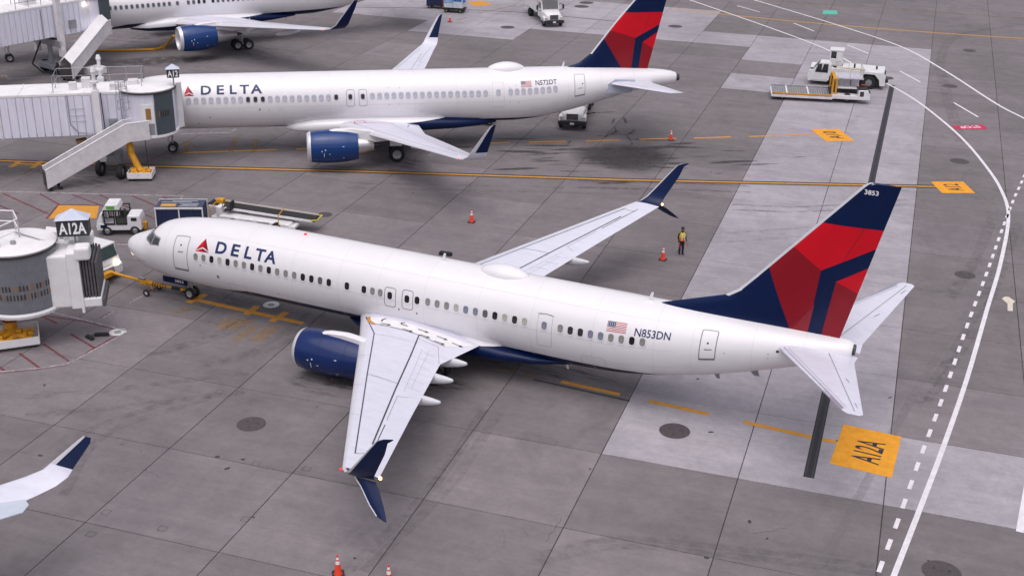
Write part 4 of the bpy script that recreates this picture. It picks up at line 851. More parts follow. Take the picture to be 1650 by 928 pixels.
for ch, a, b in (('D', 7.66, 8.42), ('E', 8.82, 9.36), ('L', 9.78, 10.28), ('T', 10.50, 11.20), ('A', 11.30, 12.16)): lettering(fus, F2, ch, a, b, .86, 1.55, .028)
lettering(fus, F2, 'N572DT', 32.92, 34.60, .94, 1.34, .012); flag(fus, F2, 31.78, 32.6, .86, 1.32)
for x, s, rr in ((11.9, -.25, .07), (12.6, -.3, .03), (13.4, -.28, .03), (8.2, -.75, .05), (7.3, -1.3, .05), (21.6, 1.05, .03), (22.4, 1.05, .03), (21.6, -.12, .03), (22.4, -.12, .03), (31.4, 1.0, .03), (30.9, .85, .03), (30.9, -.2, .03), (31.6, -.2, .03)):
    bm = poly_bm([[(x+rr*math.cos(t*.5236), s+rr*1.2*math.sin(t*.5236)) for t in range(12)]]); map_bm(bm, lambda a, b: F2.sp(a, b, .008), 'skin_port', (0, 0), SEAL, fus)
skin_seams(fus, F2, [7.3, 10.4, 13.6, 17.2, 20.1, 23.6, 26.8, 29.3, 32.7, 35.5, 38.2, 40.9], [1.7, -.1, -1.0], 7, 34)
map_bm(poly_bm([[(1.65, .9), (1.7, 1.5), (2.2, 1.5), (2.5, .85), (2.9, .35), (2.1, .3)]]), lambda x, y: F2.pt(x, y, .01), 'cockpit_window', (.12, .12), GLASS, fus)
body_fairing(second, [(13.6, .8, 2.1, 1.75), (14.5, 1.6, 2.5, 1.6), (15.8, 1.98, 2.78, 1.48), (17.5, 2.10, 2.88, 1.42), (21, 2.14, 2.88, 1.42), (24, 2.12, 2.82, 1.46), (26.5, 2.0, 2.65, 1.55), (28.5, 1.6, 2.5, 1.65), (30, .8, 2.1, 1.8)], 0, ((14, 1.6), (28, 2.75)), 21.5)
rows2 = [(16.3, 0, 1.95, 7.7, .135, 0), (17.6, 1.98, 2.15, 6.2, .13, 0), (20.1, 6.4, 2.72, 3.85, .115, 0), (22.9, 11.8, 3.38, 2.65, .105, 0), (25.25, 16.55, 3.98, 1.55, .10, 0), (25.55, 17.0, 4.08, 1.42, .10, 25), (25.85, 17.3, 4.36, 1.25, .095, 55), (26.0, 17.42, 4.65, 1.12, .09, 72), (26.75, 17.75, 5.85, .66, .085, 76), (27.2, 17.9, 6.50, .36, .08, 76), (27.38, 17.92, 6.62, .22, .08, 76)]
for sd in (-1, 1):
    LL = [('panel_seam', [(18.6, 2.3), (20.75, 6.4), (25.35, 15.8)], .03, SEAL), ('spoiler_gap', [(21.7, 3.0), (22.85, 6.6), (25.4, 14.6)], .035, SEAL), ('flap_gap', [(22.3, 3.0), (23.3, 6.5), (25.2, 12.6)], .025, FAINT), ('aileron_gap', [(25.0, 12.7), (26.35, 16.2)], .03, SEAL), ('aileron_gap', [(25.0, 12.7), (25.5, 12.6)], .03, SEAL)]
    for y in (4.2, 8.2, 10.6): LL.append(('spoiler_seam', [(21.6+.33*(y-3), y), (22.4+.3*(y-3), y+.1)], .02, FAINT))
    W2_ = make_wing(second, rows2, sd, 7, LL, fair=[(25.7, 12.0, 2.95, 2.0, .40, .30), (25.0, 9.0, 2.60, 2.3, .45, .34), (24.4, 6.0, 2.20, 2.4, .5, .36)], wl_le=.30)
    W2_.ribbon('walkway_edge', [(18.9, 2.25), (19.6, 2.25), (19.75, 2.9), (21.8, 2.95)], .07, mat('walkway_red', (.6, .1, .08), .5), W2_.obj, .02); W2_.ribbon('walkway_edge', [(18.9, 2.25), (18.95, 2.95), (19.75, 2.95)], .07, MATS['walkway_red'], W2_.obj, .02)
    if sd < 0: ob('navigation_lamp', MB().lathe([(-.07, .01), (-.03, .05), (.06, .05), (.09, .01)], (25.28, -16.72, 4.02), 10), REDL, W2_.obj)
    make_engine(second, (0, 5.75, 1.82), sd, [(15.35, 1.02), (15.55, 1.12), (16.0, 1.19), (16.7, 1.23), (17.5, 1.22), (18.3, 1.15), (19.05, 1.0)], 1.23, [(18.2, .72), (19.2, .66), (19.8, .52), (20.2, .42)], .12, blue=BLUE2)
    pylon(second, (sd*5.75, [(16.4, 2.92), (17.4, 3.12), (18.6, 3.16), (20.0, 2.95), (21.3, 2.6), (21.8, 2.2), (20.2, 2.05), (18.5, 2.2), (17, 2.4)]), .24)
    T = Wing([(38.2, .3, 4.72, 4.2, .10, 0), (38.9, 1.35, 4.84, 3.45, .10, 0), (42.3, 6.1, 5.28, 1.15, .09, 0), (42.6, 6.22, 5.30, .7, .05, 0)], sd); mb = MB(); mb.loft([T.ring(r_) for r_ in T.r]); tp = ob('tailplane', mb, WINGGREY, second, 40); T.ribbon('elevator_gap', [(41.2, 1.2), (43.1, 6.0)], .03, SEAL, tp)
    pl_ = MB(); pl_.prism([(38.5, 4.1), (40.6, 4.15), (40.9, 5.1), (39.3, 5.2), (38.6, 4.75)], sd*1.10, sd*1.42); ob('tailplane_seal_plate', pl_, mat('plate_grey', (.42, .45, .55), .4), second, None, .01)
pat2 = [(1, [(40.0, 10.15), (43.4, 10.11), (42.91, 9.15), (41.02, 8.16), (38.85, 8.83), (38.5, 8.8)]), (2, [(38.55, 8.1), (38.5, 8.85), (38.85, 8.83), (41.02, 8.16), (40.8, 5.4), (40.04, 5.4), (40.0, 5.8)]), (1, [(41.64, 7.8), (42.85, 8.6), (42.6, 7.25)]), (2, [(41.64, 7.8), (42.6, 7.25), (42.4, 5.4), (41.38, 5.4)])]
make_fin(second, [(35.2, 5.8), (36.6, 6.25), (37.5, 6.95), (39.31, 9.35), (41.3, 11.7), (41.42, 11.76)], [(42.16, 5.6), (43.52, 11.7), (43.54, 11.76)], [5.55, 5.8, 6.0, 6.25, 6.6, 6.95, 7.5, 8.2, 9.35, 10, 10.8, 11.4, 11.7, 11.76], pat2, .48)
dome(second, F2, 29.3, 32.4, .70, .50)
for x in (22.2, 35.2): blade(second, x, 5.93, .42, .22)
ob('tail_exhaust', MB().lathe([(44.3, .32), (44.78, .26), (44.72, .02)], (0, 0, 4.93), 16), DKMETAL, second)
gear(second, 'nose_gear', 5.07, 0, 2.1, ((0, -.25), (0, .25)), .38, .22, .11)
for sd in (-1, 1): gear(second, 'main_gear', 21.97, sd*3.8, 2.6, ((0, -.46), (0, .46)), .60, .44, .17, ([MB().box((21.9, sd*4.35, 1.75), (.9, .06, 1.0))], WHITE))
# ---- the airliner at the top edge --------------------------------------------------
third = thing('airliner', 'white airliner at the top edge with four-wheel main gear and nose behind a bridge', 'airliner', (-48.0, 36.59, 0), 0.902)
F3 = Fus([(-4, 3.5, 3.5, .01), (-3.94, 3.75, 3.25, .24), (-3.7, 4.1, 2.98, .6), (-3.2, 4.5, 2.72, 1.0), (-2.5, 5.0, 2.55, 1.35), (-1.7, 5.6, 2.44, 1.6), (-.6, 6.05, 2.38, 1.77), (1, 6.25, 2.35, 1.86), (3, 6.29, 2.34, 1.88), (32, 6.29, 2.34, 1.88), (35, 6.27, 2.62, 1.82), (38, 6.2, 3.15, 1.6), (41, 6.05, 3.85, 1.22), (44, 5.8, 4.55, .75), (46.5, 5.5, 5.1, .3)])
fus = make_fuselage(third, F3, [-4, -3.97, -3.94, -3.85, -3.7, -3.5, -3.2, -2.9, -2.5, -2.1, -1.7, -1.2, -.6, .2, 1, 2, 3, 5, 7]+frange(8, 32, 24)+frange(32.5, 46, 27)+[46.5], (2.95, 9, 13, 39))
xs3 = wx(0, 11.4, 17.2, 12); cabin_windows(fus, F3, xs3, [.33]*12, 'm'*12, GFR)
cabin_windows(fus, F3, [18.0], [.33], 'm', GFR); cabin_windows(fus, F3, wx(0, 19.1, 20.7, 4), [.33]*4, 'mmdd', GFR); cabin_windows(fus, F3, wx(0, 21.6, 33, 23), [.33]*23, ('dmmmdmmddmm'*3)[:23], GFR)
body_fairing(third, [(13.5, .7, 2.7, 2.2), (15, 1.75, 3.2, 2.0), (17, 2.1, 3.5, 1.9), (21, 2.15, 3.5, 1.9), (25, 2.1, 3.3, 1.95), (28, 1.7, 2.9, 2.15), (30.5, .8, 2.6, 2.3)], 0, ((14, 2.45), (28, 3.0)), 13)
rows3 = [(16.2, 0, 2.55, 8.6, .13, 0), (17.4, 1.9, 2.75, 7.2, .13, 0), (20.4, 6.8, 3.25, 4.9, .115, 0), (24.0, 13.2, 3.95, 3.2, .105, 0), (27.25, 19.0, 4.62, 1.7, .10, 0), (27.75, 19.5, 4.75, 1.5, .10, 30), (28.2, 19.85, 5.15, 1.3, .09, 60), (28.5, 20.0, 5.6, 1.15, .09, 74), (29.3, 20.35, 6.7, .75, .085, 76), (29.85, 20.5, 7.4, .4, .08, 76)]
for sd in (-1, 1):
    W3_ = make_wing(third, rows3, sd, 4, [('panel_seam', [(18.5, 2.2), (21.1, 6.8), (27.4, 18)], .04, SEAL), ('spoiler_gap', [(22, 3), (24.1, 7.5), (27.9, 16.5)], .05, SEAL)], fair=[(27.2, 12.5, 3.2, 2.5, .5, .4), (26.0, 8.5, 2.75, 2.7, .55, .42)])
    if sd < 0: ob('navigation_lamp', MB().lathe([(-.08, .01), (-.03, .06), (.06, .06), (.1, .01)], (27.2, -19.1, 4.62), 10), REDL, W3_.obj)
    make_engine(third, (0, 6.5, 2.2), sd, [(16.7, 1.08), (16.95, 1.18), (17.4, 1.25), (18.3, 1.29), (19.2, 1.24), (20.4, 1.05)], 1.29, [(19.8, .80), (20.9, .72), (21.9, .5), (22.5, .4)], .13, blue=BLUE2)
    pylon(third, (sd*6.5, [(17.8, 3.35), (19, 3.6), (20.6, 3.65), (22, 3.4), (23.2, 3.1), (23.8, 2.7), (21.5, 2.5), (19, 2.7)]), .25)
    g3 = gear(third, 'main_gear', 23.8, sd*3.66, 3.0, ((-.57, -.43), (-.57, .43), (.57, -.43), (.57, .43)), .51, .36, .17, ([MB().box((23.7, sd*4.25, 2.2), (1.0, .06, 1.2))], WHITE), .57)
    T = Wing([(41.2, .4, 5.3, 4.4, .10, 0), (45.2, 7.6, 5.9, 1.4, .09, 0)], sd); mb = MB(); mb.loft([T.ring(r_) for r_ in T.r]); ob('tailplane', mb, WINGGREY, third, 40)
gear(third, 'nose_gear', 1.7, 0, 2.6, ((0, -.25), (0, .25)), .40, .25, .12)
make_fin(third, [(36.5, 6.15), (38.8, 6.9), (43.6, 13.5), (43.7, 13.56)], [(45.2, 5.9), (46.6, 13.5), (46.6, 13.56)], [5.85, 6.15, 6.5, 6.9, 8, 9.5, 11, 12.5, 13.5, 13.56], [], .5)
for x in (25.5, 29.5): blade(third, x, 2.36, -.4, .2, -.2)
# ---- the wing of a fourth airliner reaching in at the lower left ---------------------
fourth = thing('airliner_wing', 'outer wing with upturned navy tip of an airliner out of frame, at the lower left', 'wing', (14.3, -24.6, 0))
W4 = Wing([(-7.2, -11.5, 2.9, 4.2, .11, 0), (-2.3, -2.4, 3.62, 2.35, .10, 0), (-.15, 1.05, 3.90, 1.65, .10, 0), (.35, 1.62, 4.02, 1.45, .10, 18), (.85, 2.02, 4.25, 1.2, .095, 42), (1.12, 2.18, 4.52, 1.05, .09, 62), (2.42, 2.42, 5.72, .55, .085, 76), (2.66, 2.45, 5.92, .34, .08, 76)], 1, True)
def sub(rr, nm, ms, lec, par):
    mb = MB(); rings = [W4.ring(r_) for r_ in rr]; n = len(rings[0]); mb.loft(rings); k = 0
    for a in range(len(rr)-1):
        for i in range(n):
            c0 = CS[i] if i < len(CS) else CS[2*len(CS)-2-i]; j = (i+1) % n; c1 = CS[j] if j < len(CS) else CS[2*len(CS)-2-j]; mb.m[k] = 1 if max(c0, c1) <= lec else 0; k += 1
    return ob(nm, mb, ms, par, 40)
w4 = sub(W4.r[:6], 'wing_panel', [WINGGREY, SLATGREY], .1, fourth); sub(W4.r[5:], 'winglet', [NAVY, SLATGREY], .30, fourth)
W4.ribbon('aileron_gap', [(-3.0, -5.5), (-.35, -.9), (.15, .1)], .05, PANEL, w4); W4.ribbon('aileron_gap', [(.15, .1), (.65, 0.0), (.3, -.8), (-1.2, -3.6)], .05, PANEL, w4); W4.ribbon('slat_gap', [(-1.3, .05-.9), (-.75, -.8)], .03, SEAL, w4)
mb = MB(); mb.prism([(-2.75, -4.9), (1.05, .75), (1.62, .46), (1.78, 0), (-.75, -4.2), (-1.75, -5.8)], 3.83, 3.88, 'z'); ob('aileron', mb, mat('aileron_pale', (.52, .58, .66), .4), fourth, None, .01)
# ------------------------------------------------------------------ jet bridges
def frame_of(d):
    d = Vector((d[0], d[1], 0)).normalized(); return d, Vector((d.y, -d.x, 0))     # along, right-hand side
def obox(mb, o, d, n, s0, s1, w0, w1, z0, z1, mi=0, dz=0.0):
    """box along d from s0 to s1, across n from w0 to w1"""
    P = [o+d*s+n*w_+Vector((0, 0, z+(dz if s == s1 else 0))) for z in (z0, z1) for s, w_ in ((s0, w0), (s1, w0), (s1, w1), (s0, w1))]
    return mb.add(P, [(3, 2, 1, 0), (4, 5, 6, 7), (0, 1, 5, 4), (1, 2, 6, 5), (2, 3, 7, 6), (3, 0, 4, 7)], mi)
def tunnel(root, o, d, n, s0, s1, hw, z0, z1, pitch=.55, steps=()):
    L_ = []
    fl = ob('tunnel_floor', obox(MB(), o, d, n, s0, s1, -hw, hw, z0, z0+.28), STEEL, root, None, .02)
    rf = ob('tunnel_roof', obox(MB(), o, d, n, s0, s1, -hw-.06, hw+.06, z1-.05, z1+.18), ROOFW, root, None, .05)
    for sd in (-1, 1):
        wl = ob('tunnel_wall', obox(MB(), o, d, n, s0, s1, sd*(hw-.06) if sd > 0 else -hw+.04, sd*(hw-.02) if sd > 0 else -hw+.0, z0+.1, z1-.05), BRIDGEW, root)
        k = s0+.02; j = 0
        while k < s1-.1:
            e = min(k+pitch-.05, s1)
            ob('wall_panel', obox(MB(), o, d, n, k, e, sd*hw, sd*(hw+.05), z0+.02, z1-.06), BRIDGEW, wl, None, .02); k += pitch; j += 1
    for s in steps: ob('tunnel_portal', obox(MB(), o, d, n, s, s+.12, -hw-.10, hw+.10, z0-.04, z1+.02), CREAM, root, None, .02)
    for s in [s0+2.2*k for k in range(1, int((s1-s0)/2.2))]: ob('roof_rib', obox(MB(), o, d, n, s, s+.08, -hw-.02, hw+.02, z1+.18, z1+.22), ROOFW, rf)
def rails(mb, pts, hgt, r=.03, mid=True, posts=True):
    for a, b in zip(pts[:-1], pts[1:]):
        a = Vector(a); b = Vector(b); up = Vector((0, 0, hgt)); mb.cyl(a+up, b+up, r, n=6)
        if mid: mb.cyl(a+up*.5, b+up*.5, r*.9, n=6)
        n = max(1, round((b-a).length/1.3))
        if posts:
            for k in range(n+1): q_ = a.lerp(b, k/n); mb.cyl(q_, q_+up, r, n=6)
    return mb
def cab(root, c, Rr, z0, z1, a0, a1, m, roof=ROOFW, slits=None):
    """round cab: floor, roof, ribbed roll curtain between the bearings a0 and a1"""
    N = 40
    ob('cab_floor', MB().lathe([(z0-.12, .01), (z0-.12, Rr+.05), (z0+.05, Rr+.05), (z0+.05, .01)], c, N, axis='z'), ROOFW, root, 40)
    rf = ob('cab_roof', MB().lathe([(z1-.02, Rr+.02), (z1+.10, Rr+.06), (z1+.16, Rr-.15), (z1+.26, .01)], c, N, axis='z'), roof, root, 40)
    ob('roof_edge_trim', MB().lathe([(z1-.10, Rr+.055), (z1-.10, Rr+.075), (z1+.02, Rr+.085), (z1+.02, Rr+.055)], c, N, axis='z'), mat('brown_trim', (.05, .038, .034), .6), root, 40)
    mb = MB(); n = int((a1-a0)*Rr/.075); V_ = []
    for k in range(2*n+1):
        a = a0+(a1-a0)*k/(2*n); r_ = Rr+(.025 if k % 2 else -.01); V_ += [Vector(c)+Vector((r_*math.cos(a), r_*math.sin(a), z0+.05)), Vector(c)+Vector((r_*math.cos(a), r_*math.sin(a), z1-.05))]
    mb.add(V_, [(2*k, 2*k+2, 2*k+3, 2*k+1) for k in range(2*n)]); cu = ob('roll_curtain', mb, m, root)
    for row, (zz, hh, b0, b1, st) in enumerate(slits or ()):
        k = b0
        while k < b1:
            mb = MB(); r_ = Rr+.034; ww = .035
            mb.add([Vector(c)+Vector((r_*math.cos(a), r_*math.sin(a), z)) for z in (zz, zz+hh) for a in (k, k+ww)], [(0, 1, 3, 2)]); ob('curtain_slit', mb, mat('slit_amber', (.30, .16, .06), .6) if random.random() < .35 else mat('slit_dark', (.05, .035, .03), .6), cu); k += st
    ob('cab_core', MB().lathe([(z0+.05, Rr-.08), (z1-.02, Rr-.08)], c, N, axis='z'), BRIDGEW, root, 40)
def stairs(root, foot, top, hw, name='service_stair', side_h=1.05, roof=False, z_top=3.0, landing=1.2):
    f = Vector((foot[0], foot[1], 0)); t = Vector((top[0], top[1], 0)); d, n = frame_of(t-f); L_ = (t-f).length
    z0 = .45
    for sd in (-1, 1):
        mb = MB(); poly = [(0, z0-.25), (L_, z_top-.25), (L_+landing, z_top-.25), (L_+landing, z_top+side_h), (L_-.1, z_top+side_h), (0, z0+side_h)]
        V_ = [[f+d*p[0]+n*(sd*hw+q_)+Vector((0, 0, p[1])) for p in poly] for q_ in (-.03, .03)]; mb.loft(V_); ob('stair_side_panel', mb, CREAM, root, None, .015)
        mb = MB(); mb.tube([f+d*p[0]+n*(sd*hw)+Vector((0, 0, p[1]+.06)) for p in ((0, z0+side_h), (L_-.1, z_top+side_h), (L_+landing, z_top+side_h))], .05, 8); ob('stair_handrail', mb, ROOFW, root)
    nst = 15
    for k in range(nst):
        q_ = f+d*(L_*(k+.5)/nst)+Vector((0, 0, z0-.1+(z_top-z0)*(k+.5)/nst)); ob('stair_tread', obox(MB(), q_, d, n, -.16, .16, -hw+.04, hw-.04, 0, .04), STEEL, root)
    ob('stair_landing', obox(MB(), f, d, n, L_, L_+landing, -hw+.04, hw-.04, z_top-.2, z_top-.1), STEEL, root)
    ob('stair_foot_shade', obox(MB(), f, d, n, -.06, .02, -hw, hw, z0-.2, z0+side_h*.9), mat('stair_opening_shade', (.05, .045, .045), .7), root)  # dark sheet over the open stair foot, the shade inside painted on
    if roof:
        for sd in (-1, 1):
            V_ = [f+d*s+n*(w_)+Vector((0, 0, z)) for s, zz in ((.0, z0), (L_+.2, z_top)) for w_, z in ((0, zz+side_h+.75), (sd*(hw+.1), zz+side_h+.15))]
            mb = MB(); mb.add(V_, [(0, 1, 3, 2)]); mb.add([v-Vector((0, 0, .05)) for v in V_], [(0, 1, 3, 2)]); mb.f += [(0, 1, 5, 4), (1, 3, 7, 5), (3, 2, 6, 7), (2, 0, 4, 6)]; mb.m += [0]*4; ob('stair_roof_panel', mb, ROOFW, root)
    for s in (.25, .9):
        for sd in (-1, 1):
            w_ = f+d*s+n*(sd*hw*.8); mb = MB(); mb.cyl(w_+n*(-.05)+Vector((0, 0, .13)), w_+n*.05+Vector((0, 0, .13)), .13, n=14); ob('stair_caster', mb, RUBBER, root, 40)
            mb = MB(); mb.cyl(w_+Vector((0, 0, .13)), w_+Vector((0, 0, .55)), .03, n=6); ob('caster_post', mb, STEEL, root)
def vwheel(root, c, r, wd, ax, rimcol=None, name='wheel'):
    """road wheel; ax: axle direction"""
    ax = Vector((ax[0], ax[1], 0)).normalized(); ang = math.atan2(ax.y, ax.x)-math.pi/2; h_ = wd/2
    t = ob(name, MB().lathe([(-h_*.5, r*.5), (-h_, r*.62), (-h_, r*.88), (-h_*.7, r), (h_*.7, r), (h_, r*.88), (h_, r*.62), (h_*.5, r*.5)], (0, 0, 0), 22, axis='y'), RUBBER, root, 40, 0, c, ang)
    ob('rim', MB().lathe([(-h_*.6, .001), (-h_*.62, r*.2), (-h_*.4, r*.3), (-h_*.45, r*.5), (h_*.45, r*.5), (h_*.4, r*.3), (h_*.62, r*.2), (h_*.6, .001)], (0, 0, 0), 18, axis='y'), rimcol or mat('painted_rim', (.30, .30, .31), .5, .2, .15, 6), t, 40)
    return t
def gate_sign(s, loc, rz, wd, hgt, depth, label, post):
    t = thing('gate_sign', label, 'sign', loc, rz, 'gate signs on the jet bridges')
    ob('sign_board', MB().box((0, 0, 0), (wd, depth, hgt)), mat('sign_black', (.03, .033, .036), .5), t, None, .02)
    mb = MB(); x, y, z = wd/2+.06, depth/2+.06, hgt/2+.002
    mb.add([(-x, -y, z), (x, -y, z), (x, y, z), (-x, y, z), (-x*.05, 0, z+hgt*.55), (x*.05, 0, z+hgt*.55)], [(3, 2, 1, 0), (0, 1, 5, 4), (1, 2, 5), (2, 3, 4, 5), (3, 0, 4)]); ob('sign_cap', mb, mat('sign_cap_pale', (.55, .60, .72), .5), t)
    bm = fit_bm(text_mesh(s, 1, .03), -wd*.43, wd*.43, -hgt*.36, hgt*.36)
    for v in bm.verts: v.co = Vector((v.co.x, -depth/2-.012, v.co.y))
    bm_to('sign_lettering', bm, SIGNW, t)
    mb = MB(); mb.cyl((0, 0, -hgt/2), (0, 0, -hgt/2-post), .05, n=10); ob('sign_post', mb, STEEL, t)
    return t
def air_cart(root_label, loc, rz, big=True):
    """white tray on casters with a heap of yellow air hose, and the yellow duct that drops into it"""
    t = thing('hose_cart', root_label, 'hose cart', loc, rz, 'air hose carts under the jet bridges')
    lx, ly, hh = (1.5, 1.0, .42) if big else (.85, .7, .42)
    ob('tray_base', MB().box((0, 0, .22), (2*lx, 2*ly, .06)), ROOFW, t)
    for nm, c, d_ in (('tray_side', (0, -ly, .22+hh/2), (2*lx, .05, hh)), ('tray_side', (0, ly, .22+hh/2), (2*lx, .05, hh)), ('tray_end', (-lx, 0, .22+hh/2), (.05, 2*ly-.05, hh)), ('tray_end', (lx, 0, .22+hh/2), (.05, 2*ly-.05, hh))): ob(nm, MB().box(c, d_), ROOFW, t, None, .01)
    for x in (-1, 1):
        for y in (-1, 1): ob('caster', MB().cyl((x*lx*.85, y*ly*.85-.04, .1), (x*lx*.85, y*ly*.85+.04, .1), .1, n=12), RUBBER, t, 40)
    for k in range(3):
        mb = MB(); y0 = -ly*.6+k*ly*.3; P = [Vector((-lx*.8+1.6*lx*j/10, y0+.18*math.sin(j*1.1+k), .42+.16*abs(math.sin(j*.7+k*1.3))+.05*k)) for j in range(11)]; mb.tube(P, .16, 9); ob('air_hose', mb, YEL, t, 60)
    return t
# ---- bridge to the second airliner -----------------------------------------------------
dB, nB = frame_of((.81, .587)); oB = Vector((-16.2, 14.25, 0))-nB*1.45
br = thing('jet_bridge', 'white jet bridge with gate sign A12 docked to the airliner N572DT', 'jet bridge', oB, 0, 'jet bridges at the left edge')
def loc0(root):
    """build in world metres, then hang on the thing"""
    return root
def W0(root, fn):
    """run fn with parts in world metres; parts are shifted to the thing's base afterwards"""
    before = set(root.children); fn()
    for c in root.children:
        if c not in before: c.location = Vector(c.location)-Vector(root.location)
def build12():
    tunnel(br, oB, dB, nB, -26, 3.0, 1.45, 3.0, 5.95, .56, (-6.9, -5.4, -12))
    c = (-13.1, 17.9, 0); a = math.atan2(nB.y, nB.x)
    cab(br, c, 2.0, 2.95, 6.1, a+.30, a+1.15, CURTD, slits=[(4.3, .45, a+.42, a+.8, .075)])
    ad = a+.06; dd, nd_ = Vector((-math.sin(ad), math.cos(ad), 0)), Vector((math.cos(ad), math.sin(ad), 0)); cv = Vector(c)
    ob('cab_wall', obox(MB(), oB, dB, nB, 3.0, 4.6, -1.3, 1.42, 2.9, 6.0), BRIDGEW, br, None, .03)
    dr = ob('cab_door', obox(MB(), cv, dd, nd_, -.42, .42, 1.93, 1.98, 3.0, 5.3), ROOFW, br, None, .01); ob('door_window', obox(MB(), cv, dd, nd_, -.18, .18, 1.975, 2.0, 4.2, 5.0), mat('warm_window', (.35, .19, .05), .3), dr); ob('door_lower_panel', obox(MB(), cv, dd, nd_, -.36, .36, 1.975, 1.99, 3.05, 3.9), STEEL, dr)
    ob('wall_lamp', MB().cyl(oB+dB*3.45+nB*1.45+Vector((0, 0, 4.0)), oB+dB*3.45+nB*1.75+Vector((0, 0, 3.95)), .14, n=12), BLACK, br, 40)
    # canopy to the aircraft door
    dc, nc = frame_of((.05, 1.9)); cc = Vector(c)
    ob('canopy', obox(MB(), cc, dc, nc, 1.2, 2.1, -1.5, 1.3, 3.0, 6.0), ROOFW, br, None, .08); ob('canopy_seal', obox(MB(), cc, dc, nc, 2.1, 2.28, -1.45, 1.3, 3.1, 5.9), BELLOW, br, None, .06)
    ob('canopy_post', obox(MB(), cc, dc, nc, 1.35, 1.9, 1.3, 1.6, 2.9, 6.25), ROOFW, br, None, .04)
    # lift columns and bogie
    for sd in (1, -1):
        o = oB+dB*1.3+nB*(sd*1.95)
        lc = ob('lift_column', obox(MB(), o, dB, nB, -.22, .22, -.22, .22, 1.2, 6.4), ROOFW, br, None, .03)
        mb = MB(); mb.cyl(o+Vector((0, 0, 6.4)), o+Vector((0, 0, 7.7)), .13, n=12); mb.cyl(o+Vector((0, 0, 7.7)), o+Vector((0, 0, 8.0)), .2, .12, n=12); mb.cyl(o+Vector((0, 0, 6.9)), o+Vector((0, 0, 7.05)), .3, n=12); ob('lift_screw', mb, ROOFW, lc, 40)
        mb = MB(); mb.tube([o+dB*.32+Vector((0, 0, 6.2)), o+dB*.38+Vector((0, 0, 3.2)), o+dB*.8+nB*.2+Vector((0, 0, 2.6))], .035, 6); ob('cable', mb, BLACK, lc)
    ob('lift_beam', obox(MB(), oB+dB*1.3, dB, nB, -.3, .3, -2.2, 2.2, 2.2, 2.7), STEEL, br, None, .03); ob('bogie_frame', obox(MB(), oB+dB*1.6, dB, nB, -.8, .8, -.9, .9, .55, 1.2), STEEL, br, None, .05)
    ob('bogie_pivot', MB().cyl(oB+dB*1.5+Vector((0, 0, 1.1)), oB+dB*1.4+Vector((0, 0, 2.3)), .35, n=14), STEEL, br, 40); ob('drive_motor', MB().cyl(oB+dB*.2+nB*.9+Vector((0, 0, 2.3)), oB+dB*-.5+nB*1.0+Vector((0, 0, 2.2)), .42, n=14), mat('motor_rust', (.16, .09, .04), .7), br, 40)
    for (x, y) in ((-13.55, 14.85), (-15.35, 14.75)): vwheel(br, Vector((x, y, .55)), .55, .42, (.95, .3) if x > -14 else (.95, .3), name='bogie_wheel')
    for k, (s, w_, hgt, wd) in enumerate(((-.6, .3, .55, .5), (.2, -.4, .7, .6), (2.2, .2, .45, .9), (3.4, -.2, .5, .7))): ob('roof_unit', obox(MB(), oB, dB, nB, s, s+wd, w_, w_+wd, 6.13, 6.13+hgt), CREAM, br, None, .02)
    mb = MB(); P = [oB+dB*s+nB*w_+Vector((0, 0, 6.13)) for s, w_ in ((-1.6, 1.35), (-1.6, -1.35), (4.4, -1.35), (4.4, 1.0))]; rails(mb, P, 1.1, .022); ob('roof_railing', mb, STEEL, br)
    # caged ladder
    o = oB+dB*3.1+nB*1.6; mb = MB()
    for w_ in (-.22, .22): mb.cyl(o+dB*w_+Vector((0, 0, 3.0)), o+dB*w_+Vector((0, 0, 7.1)), .03, n=6)
    for k in range(13): mb.cyl(o+dB*-.22+Vector((0, 0, 3.2+k*.3)), o+dB*.22+Vector((0, 0, 3.2+k*.3)), .018, n=5)
    ob('ladder', mb, STEEL, br)
    for k in range(5):
        mb = MB(); z = 5.0+k*.5; mb.tube([o+dB*(.4*math.sin(a))+nB*(.55-.55*math.cos(a)*1.0 if False else .4+.4*math.cos(a))+Vector((0, 0, z)) for a in [-2.4+4.8*j/10 for j in range(11)]], .022, 5); ob('ladder_hoop', mb, STEEL, br)
    mb = MB()
    for a in (-1.2, 0, 1.2): mb.cyl(o+dB*(.4*math.sin(a))+nB*(.4+.4*math.cos(a))+Vector((0, 0, 5.0)), o+dB*(.4*math.sin(a))+nB*(.4+.4*math.cos(a))+Vector((0, 0, 7.0)), .02, n=5)
    ob('ladder_cage', mb, STEEL, br)
    mb = MB(); mb.tube([oB+dB*-.7+nB*1.55+Vector((0, 0, z)) for z in (6.0, 3.9)]+[oB+dB*-.2+nB*1.6+Vector((0, 0, 3.3)), oB+dB*1.2+nB*1.7+Vector((0, 0, 3.2))], .035, 6); ob('conduit', mb, STEEL, br)
    for z in (4.1, 4.5, 5.0): ob('wall_rung', MB().cyl(oB+dB*-.6+nB*1.56+Vector((0, 0, z)), oB+dB*.4+nB*1.56+Vector((0, 0, z)), .02, n=5), STEEL, br)
    ob('junction_box', obox(MB(), oB, dB, nB, 1.95, 2.5, 1.5, 1.75, 3.7, 4.2), STEEL, br, None, .01)
    stairs(br, (-16.55, 10.55), (-13.05, 15.3), .52, z_top=3.05, landing=1.5)
W0(br, build12)
gate_sign('A12', (-11.25, 18.7, 7.15), 0.66, .86, .62, .5, 'small black gate sign A12 on a post beside the second airliner', .9)
cart = air_cart('small white cart with a yellow air hose under the A12 jet bridge', (-12.3, 15.5, 0), .5, False)
